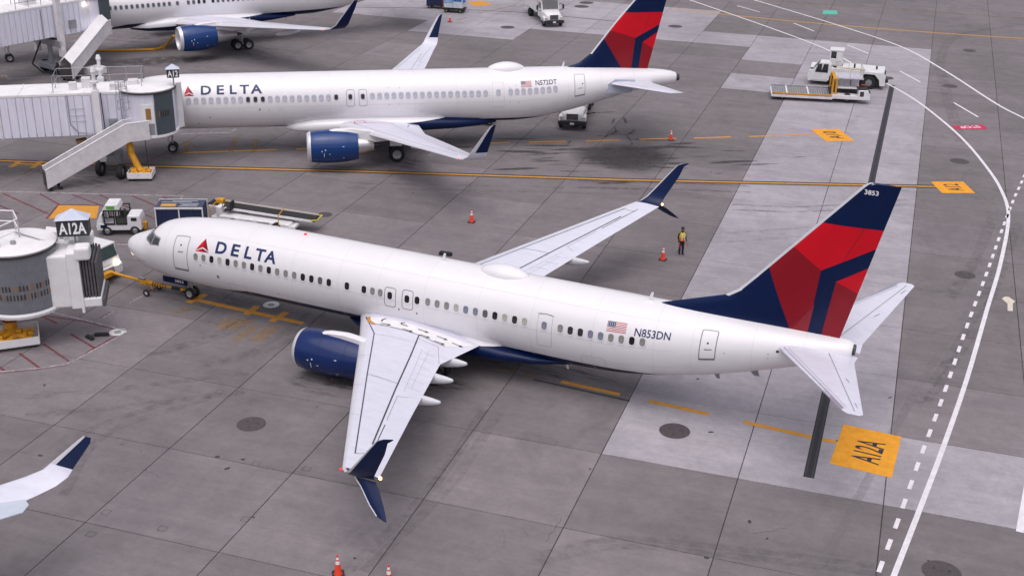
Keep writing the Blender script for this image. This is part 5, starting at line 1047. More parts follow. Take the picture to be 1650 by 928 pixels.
mb = MB(); mb.tube([(-.75, .5, 2.8), (-.6, .3, 1.7), (-.15, .05, .75), (.1, -.1, .5)], .24, 12); ob('drop_hose', mb, YEL, cart, 60); ob('cable', MB().tube([(.45, .3, 3.0), (.5, .2, .65)], .03, 6), BLACK, cart)
# ---- bridge beside the near airliner, pulled back ------------------------------------------
dA, nA = frame_of((.80, .60)); cA = Vector((-0.22, -8.02, 0)); dT, nT = frame_of((.93, .36))
ba = thing('jet_bridge', 'pulled-back jet bridge with gate sign A12A and a ribbed grey round cab', 'jet bridge', cA, 0, 'jet bridges at the left edge')
def build12a():
    a = math.atan2(-.68, .73); z0, z1 = 2.12, 5.38
    cab(ba, cA, 1.95, z0, z1, a-1.15, a+1.25, CURTG, slits=[(3.52, .30, a-.75, a+.95, .085), (3.05, .30, a-.75, a+1.05, .085)])
    ob('cab_floor_trim', MB().lathe([(z0-.02, 2.02), (z0+.02, 2.06), (z0+.16, 2.0)], cA, 40, axis='z'), ROOFW, ba, 40)
    tunnel(ba, cA, dT, nT, -24, -1.5, 1.45, 2.35, 5.25, .56, (-2.2,))
    ob('cab_side_post', obox(MB(), cA, dT, nT, -1.55, -1.25, 1.3, 1.75, 1.9, 5.3), ROOFW, ba, None, .03)
    # vestibule towards the aircraft
    ob('vestibule', obox(MB(), cA, dA, nA, 1.1, 2.55, -1.35, 1.18, z0, 5.0), ROOFW, ba, None, .10)
    ob('vestibule_frame', obox(MB(), cA, dA, nA, 2.5, 3.0, -1.5, 1.32, z0-.05, 5.15), ROOFW, ba, None, .06); ob('vestibule_post', obox(MB(), cA, dA, nA, 2.98, 3.12, 1.1, 1.34, z0-.3, 5.25), ROOFW, ba, None, .03)
    for k in range(6): ob('vestibule_bellows', obox(MB(), cA, dA, nA, 3.08+k*.15, 3.19+k*.15, -1.42, 1.22-.02*(k % 2), 2.35-.0*k, 4.85-.06*k), BELLOW, ba, None, .03)
    ob('canopy_hood', obox(MB(), cA, dA, nA, 2.95, 3.7, .55, 1.45, 4.75, 5.45), ROOFW, ba, None, .12); ob('canopy_hood', obox(MB(), cA, dA, nA, 2.95, 3.7, -1.45, -.55, 4.8, 5.4), ROOFW, ba, None, .12)
    ob('vestibule_bumper', obox(MB(), cA, dA, nA, 3.08, 4.0, -1.3, 1.28, 2.1, 2.62), ROOFW, ba, None, .08); ob('bumper_pad', obox(MB(), cA, dA, nA, 4.0, 4.16, -1.3, 1.2, 2.05, 2.5), BELLOW, ba, None, .04)
    mb = MB(); mb.prism([(0, 0), (.5, 0), (.62, .45), (0, .5)], 0, .9); 
    for s, w_ in ((1.3, -1.9), (2.2, -1.7), (1.0, -.2)): ob('roof_flap', obox(MB(), cA, dA, nA, s, s+.7, w_, w_+.7, 5.0, 5.55, dz=-.15), ROOFW, ba, None, .05)
    ob('roof_arm', MB().tube([cA+Vector((-.6, .6, 5.72)), cA+dA*1.2+nA*.2+Vector((0, 0, 5.6)), cA+dA*2.4+nA*.3+Vector((0, 0, 5.3))], .04, 6), STEEL, ba)
    ob('roof_fitting', MB().cyl(cA+nA*.6+Vector((0, 0, 5.55)), cA+nA*.6+Vector((0, 0, 5.75)), .14, n=12), STEEL, ba, 40); ob('roof_hatch', obox(MB(), cA, dT, nT, -1.6, -.9, .2, .9, 5.55, 5.75), STEEL, ba, None, .02)
    mb = MB(); P = [cA+dT*s+nT*w_+Vector((0, 0, 5.45)) for s, w_ in ((-9, 1.3), (-.35, 1.0), (.1, -.35), (-.6, -1.5), (-9, -1.4))]; rails(mb, P, 1.15, .035); ob('roof_railing', mb, ROOFW, ba)
    ob('roof_cabinet', obox(MB(), cA, dT, nT, -2.9, -1.7, -.3, .7, 5.45, 6.4), CREAM, ba, None, .03)
    for sd in (1, -1): ob('lift_column', obox(MB(), cA+dT*-5.5+nT*(sd*1.9), dT, nT, -.22, .22, -.22, .22, 1.0, 6.6), ROOFW, ba, None, .03)
    ob('bogie_frame', obox(MB(), cA+dT*-5.5, dT, nT, -.8, .8, -2.1, 2.1, .6, 1.3), STEEL, ba, None, .05)
    for sd in (1, -1): vwheel(ba, cA+dT*-5.5+nT*(sd*1.2)+Vector((0, 0, .55)), .55, .42, nT, name='bogie_wheel')
    mb = MB(); mb.cyl(cA+nT*1.75+dT*-1.7+Vector((0, 0, 1.5)), cA+nT*1.75+dT*-1.7+Vector((0, 0, 2.6)), .28, n=14); ob('air_unit', mb, STEEL, ba, 40)
W0(ba, build12a)
gate_sign('A12A', (2.0, -6.15, 6.10), 0.60, 1.58, .88, .8, 'large black gate sign A12A above the pulled-back jet bridge', .9)
cart = air_cart('long white hose cart with yellow ducts under the A12A jet bridge', (-.75, -8.95, 0), .80, True)
mb = MB(); mb.tube([(.2, .62, 2.3), (.2, .6, 1.2), (.15, .5, .6)], .34, 16); ob('drop_duct', mb, YEL, cart, 60); ob('duct_band', MB().cyl((.19, .59, 1.06), (.19, .59, 1.16), .37, n=18), mat('band_maroon', (.16, .03, .05), .6), cart, 40)
# ---- bridge to the airliner at the top edge ---------------------------------------------------
dC, nC_ = frame_of((.21, .978)); oC = Vector((-38.9, 36.0, 0))-nC_*1.45
bc = thing('jet_bridge', 'white jet bridge at the top left corner, docked to the airliner at the top edge', 'jet bridge', oC, 0, 'jet bridges at the left edge')
def build757():
    tunnel(bc, oC, dC, nC_, -24, 3.2, 1.45, 3.6, 6.45, .56, (-5,))
    c = oC+dC*5.0; a = math.atan2(nC_.y, nC_.x)
    cab(bc, c, 1.95, 3.55, 6.6, a-.1, a+1.6, CURTD)
    ob('cab_wall', obox(MB(), oC, dC, nC_, 3.2, 5.2, -1.4, 1.5, 3.5, 6.6), BRIDGEW, bc, None, .03); dr = ob('cab_door', obox(MB(), oC, dC, nC_, 3.9, 4.9, 1.5, 1.56, 3.6, 6.0), CREAM, bc, None, .01); ob('door_window', obox(MB(), oC, dC, nC_, 4.2, 4.65, 1.55, 1.58, 4.8, 5.7), mat('brown_window', (.14, .07, .02), .3), dr)
    ob('wall_lamp', MB().cyl(oC+dC*3.5+nC_*1.5+Vector((0, 0, 6.1)), oC+dC*3.5+nC_*1.7+Vector((0, 0, 6.1)), .12, n=12), WARM, bc, 40)
    dc, nc = frame_of((-.79, .61)); ob('canopy', obox(MB(), c, Vector((-.62, .784, 0)), Vector((.784, .62, 0)), 1.2, 2.0, -1.5, 1.5, 3.6, 6.6), BELLOW, bc, None, .08); ob('canopy_edge', obox(MB(), oC, dC, nC_, 5.2, 5.6, -.5, 1.75, 3.3, 6.7), CURTD, bc, None, .05)
    for sd in (1, -1):
        o = oC+dC*.3+nC_*(sd*1.95); lc = ob('lift_column', obox(MB(), o, dC, nC_, -.25, .25, -.25, .25, 1.8, 7.2), CREAM, bc, None, .03)
        ob('cable', MB().tube([o+dC*.35+Vector((0, 0, 7)), o+dC*.4+Vector((0, 0, 3.2))], .04, 6), STEEL, lc)
    ob('lift_beam', obox(MB(), oC+dC*.3, dC, nC_, -.35, .35, -2.2, 2.2, 2.7, 3.3), STEEL, bc, None, .03); ob('bogie_strut', MB().cyl(oC+dC*.3+Vector((0, 0, .9)), oC+dC*.3+Vector((0, 0, 2.8)), .22, n=12), STEEL, bc, 40); ob('bogie_frame', obox(MB(), oC+dC*.3, dC, nC_, -.7, .7, -1.2, 1.2, .5, 1.0), STEEL, bc, None, .04)
    for sd in (1, -1): vwheel(bc, oC+dC*.3+nC_*(sd*1.1)+Vector((0, 0, .55)), .55, .42, nC_, name='bogie_wheel')
    mb = MB(); P = [oC+dC*s+nC_*w_+Vector((0, 0, 6.63)) for s, w_ in ((-3.5, 1.35), (3.0, 1.35), (3.0, -1.35), (-3.5, -1.35))]; rails(mb, P, 1.1, .03); ob('roof_railing', mb, STEEL, bc)
    for s in (-2, 1): ob('roof_unit', obox(MB(), oC, dC, nC_, s, s+1.2, -.5, .5, 6.63, 7.2), CREAM, bc, None, .02)
    ob('conduit', MB().tube([oC+dC*-1.2+nC_*1.53+Vector((0, 0, z)) for z in (6.3, 3.6)], .05, 6), STEEL, bc); ob('junction_box', obox(MB(), oC, dC, nC_, 1.6, 2.3, 1.5, 1.75, 4.1, 4.9), STEEL, bc, None, .01)
    stairs(bc, (-36.7, 34.6), (-37.45, 40.6), .62, z_top=3.3, landing=.8, roof=True)
    mb = MB(); mb.tube([(-40.2, 35.5, 3.2), (-41.3, 35.2, 1.0), (-40.6, 35.6, .2), (-38.5, 36.2, .12), (-37.4, 35.6, .5)], .07, 8); ob('power_cable', mb, BLACK, bc)
    ob('equipment_skid', obox(MB(), Vector((-36.0, 37.6, 0)), dC, nC_, -.8, .8, -.7, .7, .15, .8), CREAM, bc, None, .04)
W0(bc, build757)
hz = thing('ground_power_hose', 'yellow hose lying from the jet bridge to the blue engine at the top edge', 'hose', at(150, 82))
P = [at(150, 82, .1), at(200, 81.5, .1), at(250, 80, .1), at(262, 77, .12), at(272, 68, .6), at(280, 58, 1.6)]
mb = MB(); mb.tube([Vector(p)-hz.location for p in smoothpts(P, 4)] if False else [p-at(150, 82) for p in P], .13, 10); ob('hose', mb, YEL, hz, 60)
ob('hose_coupling', MB().cyl(P[3]-at(150, 82)-Vector((.2, 0, 0)), P[3]-at(150, 82)+Vector((.2, 0, 0)), .2, n=12), YEL, hz, 40)
# ------------------------------------------------------------------ vehicles and people
def part(t, name, m, *boxes, bevel=.03, smooth=None):
    mb = MB()
    for b in boxes: mb.box(*b) if not isinstance(b, MB) else mb.add(b.v, b.f)
    return ob(name, mb, m, t, smooth, bevel)
def prof(t, name, m, poly, y0, y1, bevel=.04): return ob(name, MB().prism(poly, y0, y1), m, t, None, bevel)
def wheels4(t, xs, y, r, wd, name='wheel', rim=None):
    for x in xs:
        for sd in (-1, 1): vwheel(t, Vector((x, sd*y, r)), r, wd, (0, 1), rim, name)
GREENP = mat('green_print', (.10, .42, .05), .5, 0, .2, 8)
def lamps(t, x, y, z, m=WARM, r=.08, name='headlamp'):
    for sd in (-1, 1): ob(name, MB().cyl((x-.04, sd*y, z), (x+.03, sd*y, z), r, n=14), m, t, 40)
HEADL = mat('headlamp_glass', (.75, .76, .78), .15, .2, .05)
# electric baggage tractor by the yellow area
t = thing('baggage_tractor', 'white electric baggage tractor with green print on its roof, black door frames', 'tractor', (-6.38, 6.45, 0), math.atan2(-.481, -.876))
prof(t, 'body', WHITEP, [(-1.4, .35), (-1.4, .95), (-1.3, 1.30), (-.55, 1.32), (-.5, .78), (.95, .78), (1.28, .85), (1.4, .75), (1.42, .35)], -.66, .66, .05)
prof(t, 'front_cowl', WHITEP, [(1.0, .75), (1.0, 1.45), (1.12, 1.45), (1.40, .85), (1.40, .75)], -.64, .64)
prof(t, 'windscreen', GLASS, [(1.03, 1.12), (.82, 1.72), (.86, 1.74), (1.16, 1.14)], -.58, .58, 0)
prof(t, 'roof', WHITEP, [(-.1, 1.72), (.0, 2.05), (.75, 2.05), (.95, 1.74), (.95, 1.70)], -.66, .66, .05)
for sd in (-1, 1):
    part(t, 'roof_print', GREENP, ((.42, sd*.665, 1.88), (.5, .012, .22)), bevel=0)
    for x0, x1 in ((.22, .92), (-.52, .18)):
        f = ob('door_frame', MB(), BLACK, t) if False else part(t, 'door_frame', BLACK, ((x0+.04, sd*.66, 1.22), (.08, .05, .98)), ((x1-.04, sd*.66, 1.22), (.08, .05, .98)), (((x0+x1)/2, sd*.66, 1.68), (x1-x0, .05, .08)), (((x0+x1)/2, sd*.66, .78), (x1-x0, .05, .12)), (((x0+x1)/2, sd*.66, 1.22), (x1-x0, .04, .06)), bevel=.01)
    part(t, 'door_pane', mat('green_grey_pane', (.05, .065, .05), .12), ((-.17, sd*.655, 1.0), (.56, .02, .34)), bevel=0)
    part(t, 'side_step', NAVY, ((.95, sd*.66, .62), (.42, .03, .22)), bevel=.01)
part(t, 'seat', BLACK, ((.0, 0, .95), (.5, .55, .16)), ((-.25, 0, 1.25), (.12, .55, .55)), bevel=.04); ob('steering_wheel', MB().lathe([(-.02, .17), (0, .2), (.02, .17)], (.62, -.2, 1.18), 16), BLACK, t)
part(t, 'hitch', YEL, ((-1.5, 0, .45), (.25, .3, .5)), bevel=.03); part(t, 'vent', BLACK, ((-.95, .665, 1.08), (.36, .012, .22)), bevel=0); lamps(t, 1.42, .48, .58, HEADL)
wheels4(t, (.78, -.95), .58, .31, .22)
# covered baggage cart
t = thing('baggage_cart', 'navy curtained baggage cart with white frame, behind the nose of the nearest airliner', 'baggage cart', (-2.95, 8.25, 0), .466)
roofm = mat('navy_vinyl_roof', (.045, .055, .10), .6, 0, .2, 3)
part(t, 'deck', STEEL, ((0, 0, .45), (3.0, 1.55, .12))); part(t, 'roof', roofm, ((0, 0, 1.88), (2.96, 1.58, .05)), bevel=.02); part(t, 'roof_frame', WHITEP, ((0, -.80, 1.86), (3.06, .06, .12)), bevel=.01); part(t, 'roof_frame', WHITEP, ((0, .80, 1.86), (3.06, .06, .12)), bevel=.01)
for x in (-1.48, 0, 1.48):
    for sd in (-1, 1): part(t, 'post', WHITEP, ((x, sd*.77, 1.17), (.08, .07, 1.36)), bevel=.01)
for x in (-.74, .74):
    for sd in (-1, 1):
        mb = MB(); V_ = []
        for k in range(25): V_ += [(x-.68+1.36*k/24, sd*(.76+.025*math.sin(k*1.6)), .55), (x-.68+1.36*k/24, sd*(.76+.02*math.sin(k*1.6)), 1.80)]
        mb.add(V_, [(2*k, 2*k+2, 2*k+3, 2*k+1) for k in range(24)]); ob('curtain', mb, mat('navy_curtain', (.012, .022, .075), .7, 0, .2, 3), t)
for x in (-1.46, 1.46): part(t, 'end_curtain', MATS['navy_curtain'], ((x, 0, 1.17), (.03, 1.45, 1.25)), bevel=0)
part(t, 'roof_placard', mat('placard_orange', (.55, .30, .06), .6), ((-.72, -.3, 1.915), (.95, .5, .012)), bevel=0)
for (x, y, ln) in ((.2, .45, 1.6), (-.3, .25, 1.9), (.55, -.05, 1.2), (.62, -.25, 1.0), (.55, -.5, 1.15)): part(t, 'roof_print', REFL, ((x, y, 1.915), (ln, .035, .010)), bevel=0)
wheels4(t, (1.05, -1.05), .62, .22, .16); part(t, 'drawbar', STEEL, ((1.9, 0, .35), (.9, .08, .08)))
# belt loader
Pa, Pb = at(344, 330, 1.2), at(500, 354, .85); dv = Pb-Pa; ang = math.atan2(dv.y, dv.x); Lb = Vector((dv.x, dv.y)).length; mid_ = (Pa+Pb)/2
t = thing('belt_loader', 'white belt loader with long black sloping belt and yellow rails, behind the nearest airliner', 'belt loader', (mid_.x, mid_.y, 0), ang)
z0_, z1_ = 1.2, .85; sl = math.atan2(z1_-z0_, Lb); Mx = Matrix.Rotation(-sl, 3, 'Y')
def along(x, y, dz): return Vector((x*math.cos(sl), y, (z0_+z1_)/2+x*math.sin(sl)+dz))
hl = Lb/2+.25
ob('belt', MB().box(along(0, .25, .06), (2*hl-.1, .86, .06), rot=Mx), mat('belt_black', (.02, .02, .02), .8, 0, .2, 6), t)
for sd in (-1, 1): ob('boom_beam', MB().box(along(0, .25+sd*.47, -.02), (2*hl, .07, .16), rot=Mx), WHITEP, t, None, .02)
ob('boom_trim', MB().box(along(0, .25+.53, .10), (2*hl, .05, .10), rot=Mx), mat('boom_cream', (.60, .57, .50), .5), t)
for x in (-hl, hl): ob('boom_roller', MB().cyl(along(x, -.1, .02), along(x, .6, .02), .13, n=14), BLACK, t, 40)
mb = MB(); mb.tube([along(hl-.05, -.25, .05), along(hl+.3, -.22, .12), along(hl+.3, .72, .12), along(hl-.05, .75, .05)], .045, 8); ob('nose_bumper', mb, mat('bumper_yellow', (.62, .5, .05), .5), t)
prof(t, 'chassis', WHITEP, [(-2.6, .2), (-2.6, .80), (-1.9, .84), (-1.5, .80), (2.2, .66), (2.45, .2)], -.85, .2, .05)
prof(t, 'cab_floor', WHITEP, [(-3.3, .35), (-3.3, .62), (-2.55, .62), (-2.55, .35)], -.62, .2); part(t, 'seat', BLACK, ((-2.1, -.32, 1.15), (.45, .5, .14)), ((-1.88, -.32, 1.45), (.12, .5, .55)), bevel=.04)
part(t, 'front_console', WHITEP, ((-2.75, -.25, .95), (.35, .7, .7))); ob('steering_wheel', MB().lathe([(-.02, .16), (0, .19), (.02, .16)], (-2.5, -.3, 1.38), 16), BLACK, t)
for x in (-.75, .45): part(t, 'side_vent', mat('vent_grey', (.33, .33, .35), .6), ((x, -.856, .60), (.85, .012, .18)), bevel=0)
bm = fit_bm(text_mesh('DELTA', 1, .01), -.4, .5, .44, .53)
for v in bm.verts: v.co = Vector((v.co.x, -.862, v.co.y-.13))
bm_to('side_lettering', bm, SEAL, t)
for x in (-3.2, 1.55):
    mb = MB(); mb.tube([(x, -.88, .3), (x, -.88, 1.25), (x, .1, 1.4)], .03, 6); ob('guard_rail', mb, YEL, t)
part(t, 'rear_bumper', WHITEP, ((2.5, -.4, .5), (.3, 1.0, .18))); part(t, 'yellow_panel', YEL, ((-3.0, .35, 1.25), (.5, .4, .6))); wheels4(t, (-1.65, 1.35), .76, .36, .24); lamps(t, -3.3, .4, .55, HEADL, .06)
# hood trucks
def hood_truck(loc, rz, label, kind):
    t = thing('service_truck', label, 'truck', loc, rz, 'white bonneted service trucks')
    prof(t, 'cab', WHITEP, [(-.05, .75), (-.05, 2.65), (1.15, 2.65), (1.55, 1.75), (1.60, .75)], -1.05, 1.05, .07)
    mb = MB(); mb.loft([[Vector((x, y, z)) for y, z in ((-w_, .8), (-w_, h_-.18), (-w_*.7, h_), (w_*.7, h_), (w_, h_-.18), (w_, .8))] for x, w_, h_ in ((1.5, 1.0, 1.72), (2.4, .92, 1.62), (3.0, .84, 1.46), (3.12, .78, 1.30))]); ob('bonnet', mb, WHITEP, t, 40, .04)
    for sd in (-1, 1):
        mb = MB(); mb.loft([[Vector((x, sd*(1.12*k), z)) for k, z in ((.62, .6), (.62, h_), (1.0, h_-.12), (1.0, .6))] for x, h_ in ((1.55, 1.05), (2.0, 1.22), (2.6, 1.22), (3.05, .95))]); ob('wing_fender', mb, WHITEP, t, 40, .05)
        ob('headlamp', MB().box((3.06, sd*.82, 1.05), (.12, .34, .22)), HEADL, t, None, .05); part(t, 'indicator', mat('indicator_amber', (.7, .25, .03), .3), ((3.04, sd*1.03, 1.0), (.1, .08, .14)), bevel=.02)
        mb = MB(); mb.tube([(1.35, sd*1.05, 1.55), (1.45, sd*1.5, 1.6), (1.45, sd*1.5, 2.2), (1.3, sd*1.05, 2.3)], .025, 6); mr = ob('mirror_arm', mb, BLACK, t); part(t, 'mirror', BLACK, ((1.45, sd*1.52, 1.95), (.1, .22, .5)))
        prof(t, 'side_window', GLASS, [(.3, 1.75), (.3, 2.4), (1.1, 2.4), (1.35, 1.75)], sd*1.05-.012, sd*1.05+.012, 0)
    prof(t, 'windscreen', GLASS, [(1.59, 1.78), (1.20, 2.55), (1.23, 2.57), (1.63, 1.79)], -.9, .9, 0)
    part(t, 'grille', BLACK, ((3.13, 0, 1.12), (.06, .95, .5)), bevel=.03)
    for k in range(4): part(t, 'grille_bar', STEEL, ((3.165, 0, .95+k*.11), (.02, .9, .025)), bevel=0)
    part(t, 'bumper', BLACK, ((3.2, 0, .62), (.22, 2.3, .34)), bevel=.05); part(t, 'number_plate', REFL, ((3.32, 0, .6), (.02, .34, .17)), bevel=0)
    part(t, 'chassis_frame', BLACK, ((-2.4, 0, .75), (6.6, .9, .25)))
    wheels4(t, (2.35,), .98, .48, .28); wheels4(t, (-3.6,), .9, .48, .5); part(t, 'rear_mudguard', BLACK, ((-3.6, 0, 1.05), (1.3, 2.3, .08)))
    if kind == 'catering':
        part(t, 'box_body', WHITEP, ((-3.2, 0, 2.55), (5.8, 2.4, 2.9)), bevel=.04)
        for k in range(9):
            for sd in (-1, 1): part(t, 'box_rib', WHITEP, ((-5.8+k*.65, sd*1.21, 2.55), (.06, .03, 2.8)), bevel=.005)
        part(t, 'platform', STEEL, ((.7, 0, 3.05), (2.0, 2.2, .1)), bevel=.01)
        for sd in (-1, 1):
            for k in range(5): ob('platform_post', MB().cyl((-.2+k*.48, sd*1.08, 3.1), (-.2+k*.48, sd*1.08, 4.1), .025, n=6), STEEL, t)
            ob('platform_rail', MB().tube([(-.2, sd*1.08, 4.1), (1.72, sd*1.08, 4.1)], .03, 6), STEEL, t); ob('platform_rail', MB().tube([(-.2, sd*1.08, 3.6), (1.72, sd*1.08, 3.6)], .025, 6), STEEL, t)
        ob('platform_rail', MB().tube([(1.72, -1.08, 3.6), (1.72, 1.08, 3.6)], .025, 6), STEEL, t); part(t, 'box_front_door', CREAM, ((-.28, 0, 2.9), (.05, 1.6, 1.8)), bevel=.02)
    else:
        part(t, 'flat_bed', STEEL, ((-3.0, 0, 1.05), (5.4, 2.3, .12))); ob('service_tank', MB().lathe([(-5.4, .01), (-5.4, .62), (-1.2, .62), (-1.2, .01)], (0, 0, 1.7), 22), WHITEP, t, 40, .05)
        ob('hose_boom', MB().tube([(-.4, -.8, 1.2), (-.4, -.8, 2.9), (-.9, -.8, 3.1)], .07, 8), STEEL, t)
        for sd in (-1, 1): ob('marker_arm', MB().tube([(1.5, sd*1.05, 1.0), (1.2, sd*1.75, 1.05)], .05, 8), BLACK, t)
        ob('rear_mast', MB().box((-.35, 1.15, 2.0), (.18, .14, 2.0)), BLACK, t, None, .02); ob('rear_mast', MB().box((-.75, 1.6, 2.2), (.14, .12, 1.4)), YEL, t, None, .02)
    return t
fa = Vector((.62, -.78, 0)).normalized(); bcn = Vector((-6.1, 78.0, 0)); l_ = bcn-fa*3.25
hood_truck((l_.x, l_.y, 0), math.atan2(fa.y, fa.x), 'white catering truck with a tall box body driving at the top edge', 'catering')
fa = Vector((.30, -.955, 0)).normalized(); bcn = Vector((10.87, 41.0, 0)); l_ = bcn-fa*3.25
hood_truck((l_.x, l_.y, 0), math.atan2(fa.y, fa.x), 'white bonneted truck parked under the tail of the second airliner', 'tank')
# carts at the top edge
t = thing('baggage_cart', 'navy baggage cart at the top edge, left of the blue and white container', 'baggage cart', (-22.9, 81.9, 0), .25)
part(t, 'body', mat('navy_cart_body', (.012, .02, .07), .6, 0, .2, 3), ((0, 0, 1.25), (2.3, 1.6, 1.5))); part(t, 'deck', BLACK, ((0, 0, .42), (2.4, 1.6, .14))); part(t, 'red_panel', mat('cart_red', (.30, .02, .03), .6), ((.95, -.81, 1.2), (.3, .02, 1.3)), bevel=0); part(t, 'roof_frame', WHITEP, ((0, 0, 2.03), (2.36, 1.66, .06))); wheels4(t, (.8, -.8), .62, .24, .16)
t = thing('cargo_container', 'white and blue printed cargo container on a dolly at the top edge', 'container', (-19.9, 80.6, 0), .18)
prof(t, 'container_shell', mat('container_white', (.60, .64, .70), .4, 0, .15, 2), [(-1.15, .6), (-1.15, 2.2), (1.15, 2.2), (1.15, .6)], -.75, .75, .04)
bl = mat('container_blue_print', (.03, .16, .42), .4, 0, .5, 1.6)
part(t, 'door_print', bl, ((.55, -.755, 1.72), (1.0, .012, .75)), bevel=0); part(t, 'door_print', mat('container_pale_print', (.25, .42, .62), .4, 0, .4, 2.5), ((-.58, -.755, 1.55), (1.05, .012, .85)), bevel=0); part(t, 'door_bar', STEEL, ((0, -.77, 1.4), (.06, .03, 1.5)), bevel=0)
part(t, 'side_print', bl, ((1.155, 0, 1.6), (.012, 1.2, .9)), bevel=0); part(t, 'dolly', BLACK, ((0, 0, .42), (2.5, 1.6, .16))); wheels4(t, (.85, -.85), .62, .24, .16, rim=mat('lime_rim', (.4, .5, .05), .5))
# cart below the belly of the second airliner
q_ = at(772, 207); t = thing('equipment_cart', 'low white cart with a yellow end, under the belly of the second airliner', 'cart', (q_.x-.5, q_.y+1.2, 0), .5)
part(t, 'deck', CREAM, ((0, 0, .75), (2.2, 1.2, .12))); part(t, 'frame', BLACK, ((0, 0, .5), (2.0, 1.0, .25))); part(t, 'end_box', YEL, ((.9, .0, .95), (.5, 1.1, .4))); wheels4(t, (.75, -.75), .5, .25, .16)
# large tow tractor
t = thing('tow_tractor', 'long white aircraft tow tractor with raised cab and deep octagonal wheel arches', 'tow tractor', (28.3, 67.5, 0), math.pi+.12)
hexa = lambda cx, r_: [(cx-r_, .35), (cx-r_, .95), (cx-r_*.5, 1.5), (cx+r_*.5, 1.5), (cx+r_, .95), (cx+r_, .35)]
out = [(-3.5, .45), (-3.5, 1.35), (-3.3, 1.6), (-.9, 1.72), (1.2, 1.75), (2.4, 1.55), (3.5, 1.35), (3.6, .8), (3.5, .45)]
prof(t, 'body_core', BLACK, [(-3.45, .4), (-3.45, 1.3), (3.4, 1.3), (3.5, .4)], -1.1, 1.1)
for sd in (-1, 1):
    y0, y1 = (sd*1.1, sd*1.45)
    mb = MB()
    top = [(-3.5, .4), (-3.5, 1.3), (-3.3, 1.55)]
    pts = [(-3.5, .4), (-3.5, 1.3), (-3.3, 1.6), (1.2, 1.7), (2.4, 1.55), (3.5, 1.35), (3.6, .8), (3.5, .4), (1.9, .4), (1.9, .4)]
    poly = [(-3.5, .4), (-3.5, 1.3), (-3.3, 1.6), (1.2, 1.7), (2.4, 1.55), (3.5, 1.35), (3.6, .8), (3.5, .4), (1.75, .4), (1.55, .95), (1.1, 1.3), (.3, 1.3), (-.15, .95), (-.3, .4), (-1.1, .4), (-1.2, .95), (-1.6, 1.42), (-2.5, 1.42), (-2.95, .95), (-3.05, .4)]
    bm = poly_bm([[(a, b) for a, b in poly]]); bmesh.ops.triangulate(bm, faces=bm.faces); r0 = bmesh.ops.extrude_face_region(bm, geom=bm.faces[:]); ex = [g for g in r0['geom'] if isinstance(g, bmesh.types.BMVert)]
    for v in bm.verts: v.co = Vector((v.co.x, y0, v.co.y))
    for v in ex: v.co.y = y1
    bmesh.ops.recalc_face_normals(bm, faces=bm.faces); bm_to('side_panel', bm, WHITEP, t)
part(t, 'top_deck', WHITEP, ((-1.4, 0, 1.62), (3.9, 2.3, .14))); part(t, 'front_deck', WHITEP, ((2.4, -.4, 1.45), (2.1, 2.0, .12)))
part(t, 'weight_bar', mat('cream_panel', (.60, .58, .45), .5), ((-.3, 1.0, 1.74), (2.6, .5, .10)))
prof(t, 'front_cab', WHITEP, [(1.6, .5), (1.5, 1.9), (1.75, 2.2), (2.5, 2.2), (3.1, 1.5), (3.3, .5)], .25, 1.5, .05)
for a, b in ((1.75, 2.25), (2.33, 2.80)): prof(t, 'cab_window', GLASS, [(a, 1.25), (a, 2.05), (b-.1, 2.05), (b+.12, 1.25)], 1.49, 1.52, 0)
prof(t, 'cab_windscreen', GLASS, [(2.56, 2.12), (3.10, 1.52), (3.14, 1.54), (2.60, 2.14)], .35, 1.4, 0)
part(t, 'raised_cab_base', WHITEP, ((1.2, -.6, 1.95), (1.2, 1.1, .7))); part(t, 'raised_cab_glass', GLASS, ((1.2, -.6, 2.62), (1.12, 1.05, .72)), bevel=.04); part(t, 'raised_cab_roof', WHITEP, ((1.2, -.6, 3.06), (1.35, 1.2, .2)), bevel=.06)
for sx in (-1, 1):
    for sy in (-1, 1): part(t, 'raised_cab_pillar', WHITEP, ((1.2+sx*.55, -.6+sy*.5, 2.62), (.1, .1, .8)), bevel=.01)
part(t, 'cab_door_panel', WHITEP, ((.95, -.02, 2.5), (.5, .06, .9)), bevel=.02); part(t, 'beacon', mat('beacon_black', (.03, .03, .03), .4), ((-2.6, .3, 1.85), (.16, .16, .3))); part(t, 'exhaust', BLACK, ((-.6, 1.0, 1.95), (.16, .16, .5))); part(t, 'tow_pin', BLACK, ((-3.6, 0, .6), (.3, .5, .3)))
wheels4(t, (.7, -2.05), 1.22, .62, .42)
# cargo loader
t = thing('cargo_loader', 'low cargo loader with roller platform and yellow lift posts before the tow tractor', 'cargo loader', (26.9, 60.9, 0), .27)
part(t, 'platform_frame', CREAM, ((-1.5, 0, .42), (5.4, 3.0, .22)), bevel=.02); part(t, 'platform_bed', mat('bed_grey', (.28, .28, .30), .6), ((-1.5, 0, .545), (5.2, 2.8, .02)), bevel=0)
for k in range(24): ob('roller', MB().cyl((-3.95+k*.21, -1.25, .60), (-3.95+k*.21, 1.25, .60), .045, n=8), METAL, t, 40)
for x in (-2.8, -.9): part(t, 'cross_member', ROOFW, ((x, 0, .66), (.12, 2.9, .05)), bevel=.01)
for sd in (-1, 1): part(t, 'guide_rail', YEL if sd < 0 else STEEL, ((-1.5, sd*1.46, .66), (5.3, .07, .14)), bevel=.01)
part(t, 'main_chassis', CREAM, ((2.6, -.95, .55), (3.0, .9, .35))); part(t, 'main_chassis', BLACK, ((2.4, .4, .6), (2.8, 1.8, .5)))
for y in (-1.15, 1.15):
    for x in (1.15, 1.45): part(t, 'lift_post', YEL, ((x, y, 1.35), (.16, .16, 1.7)), bevel=.02)
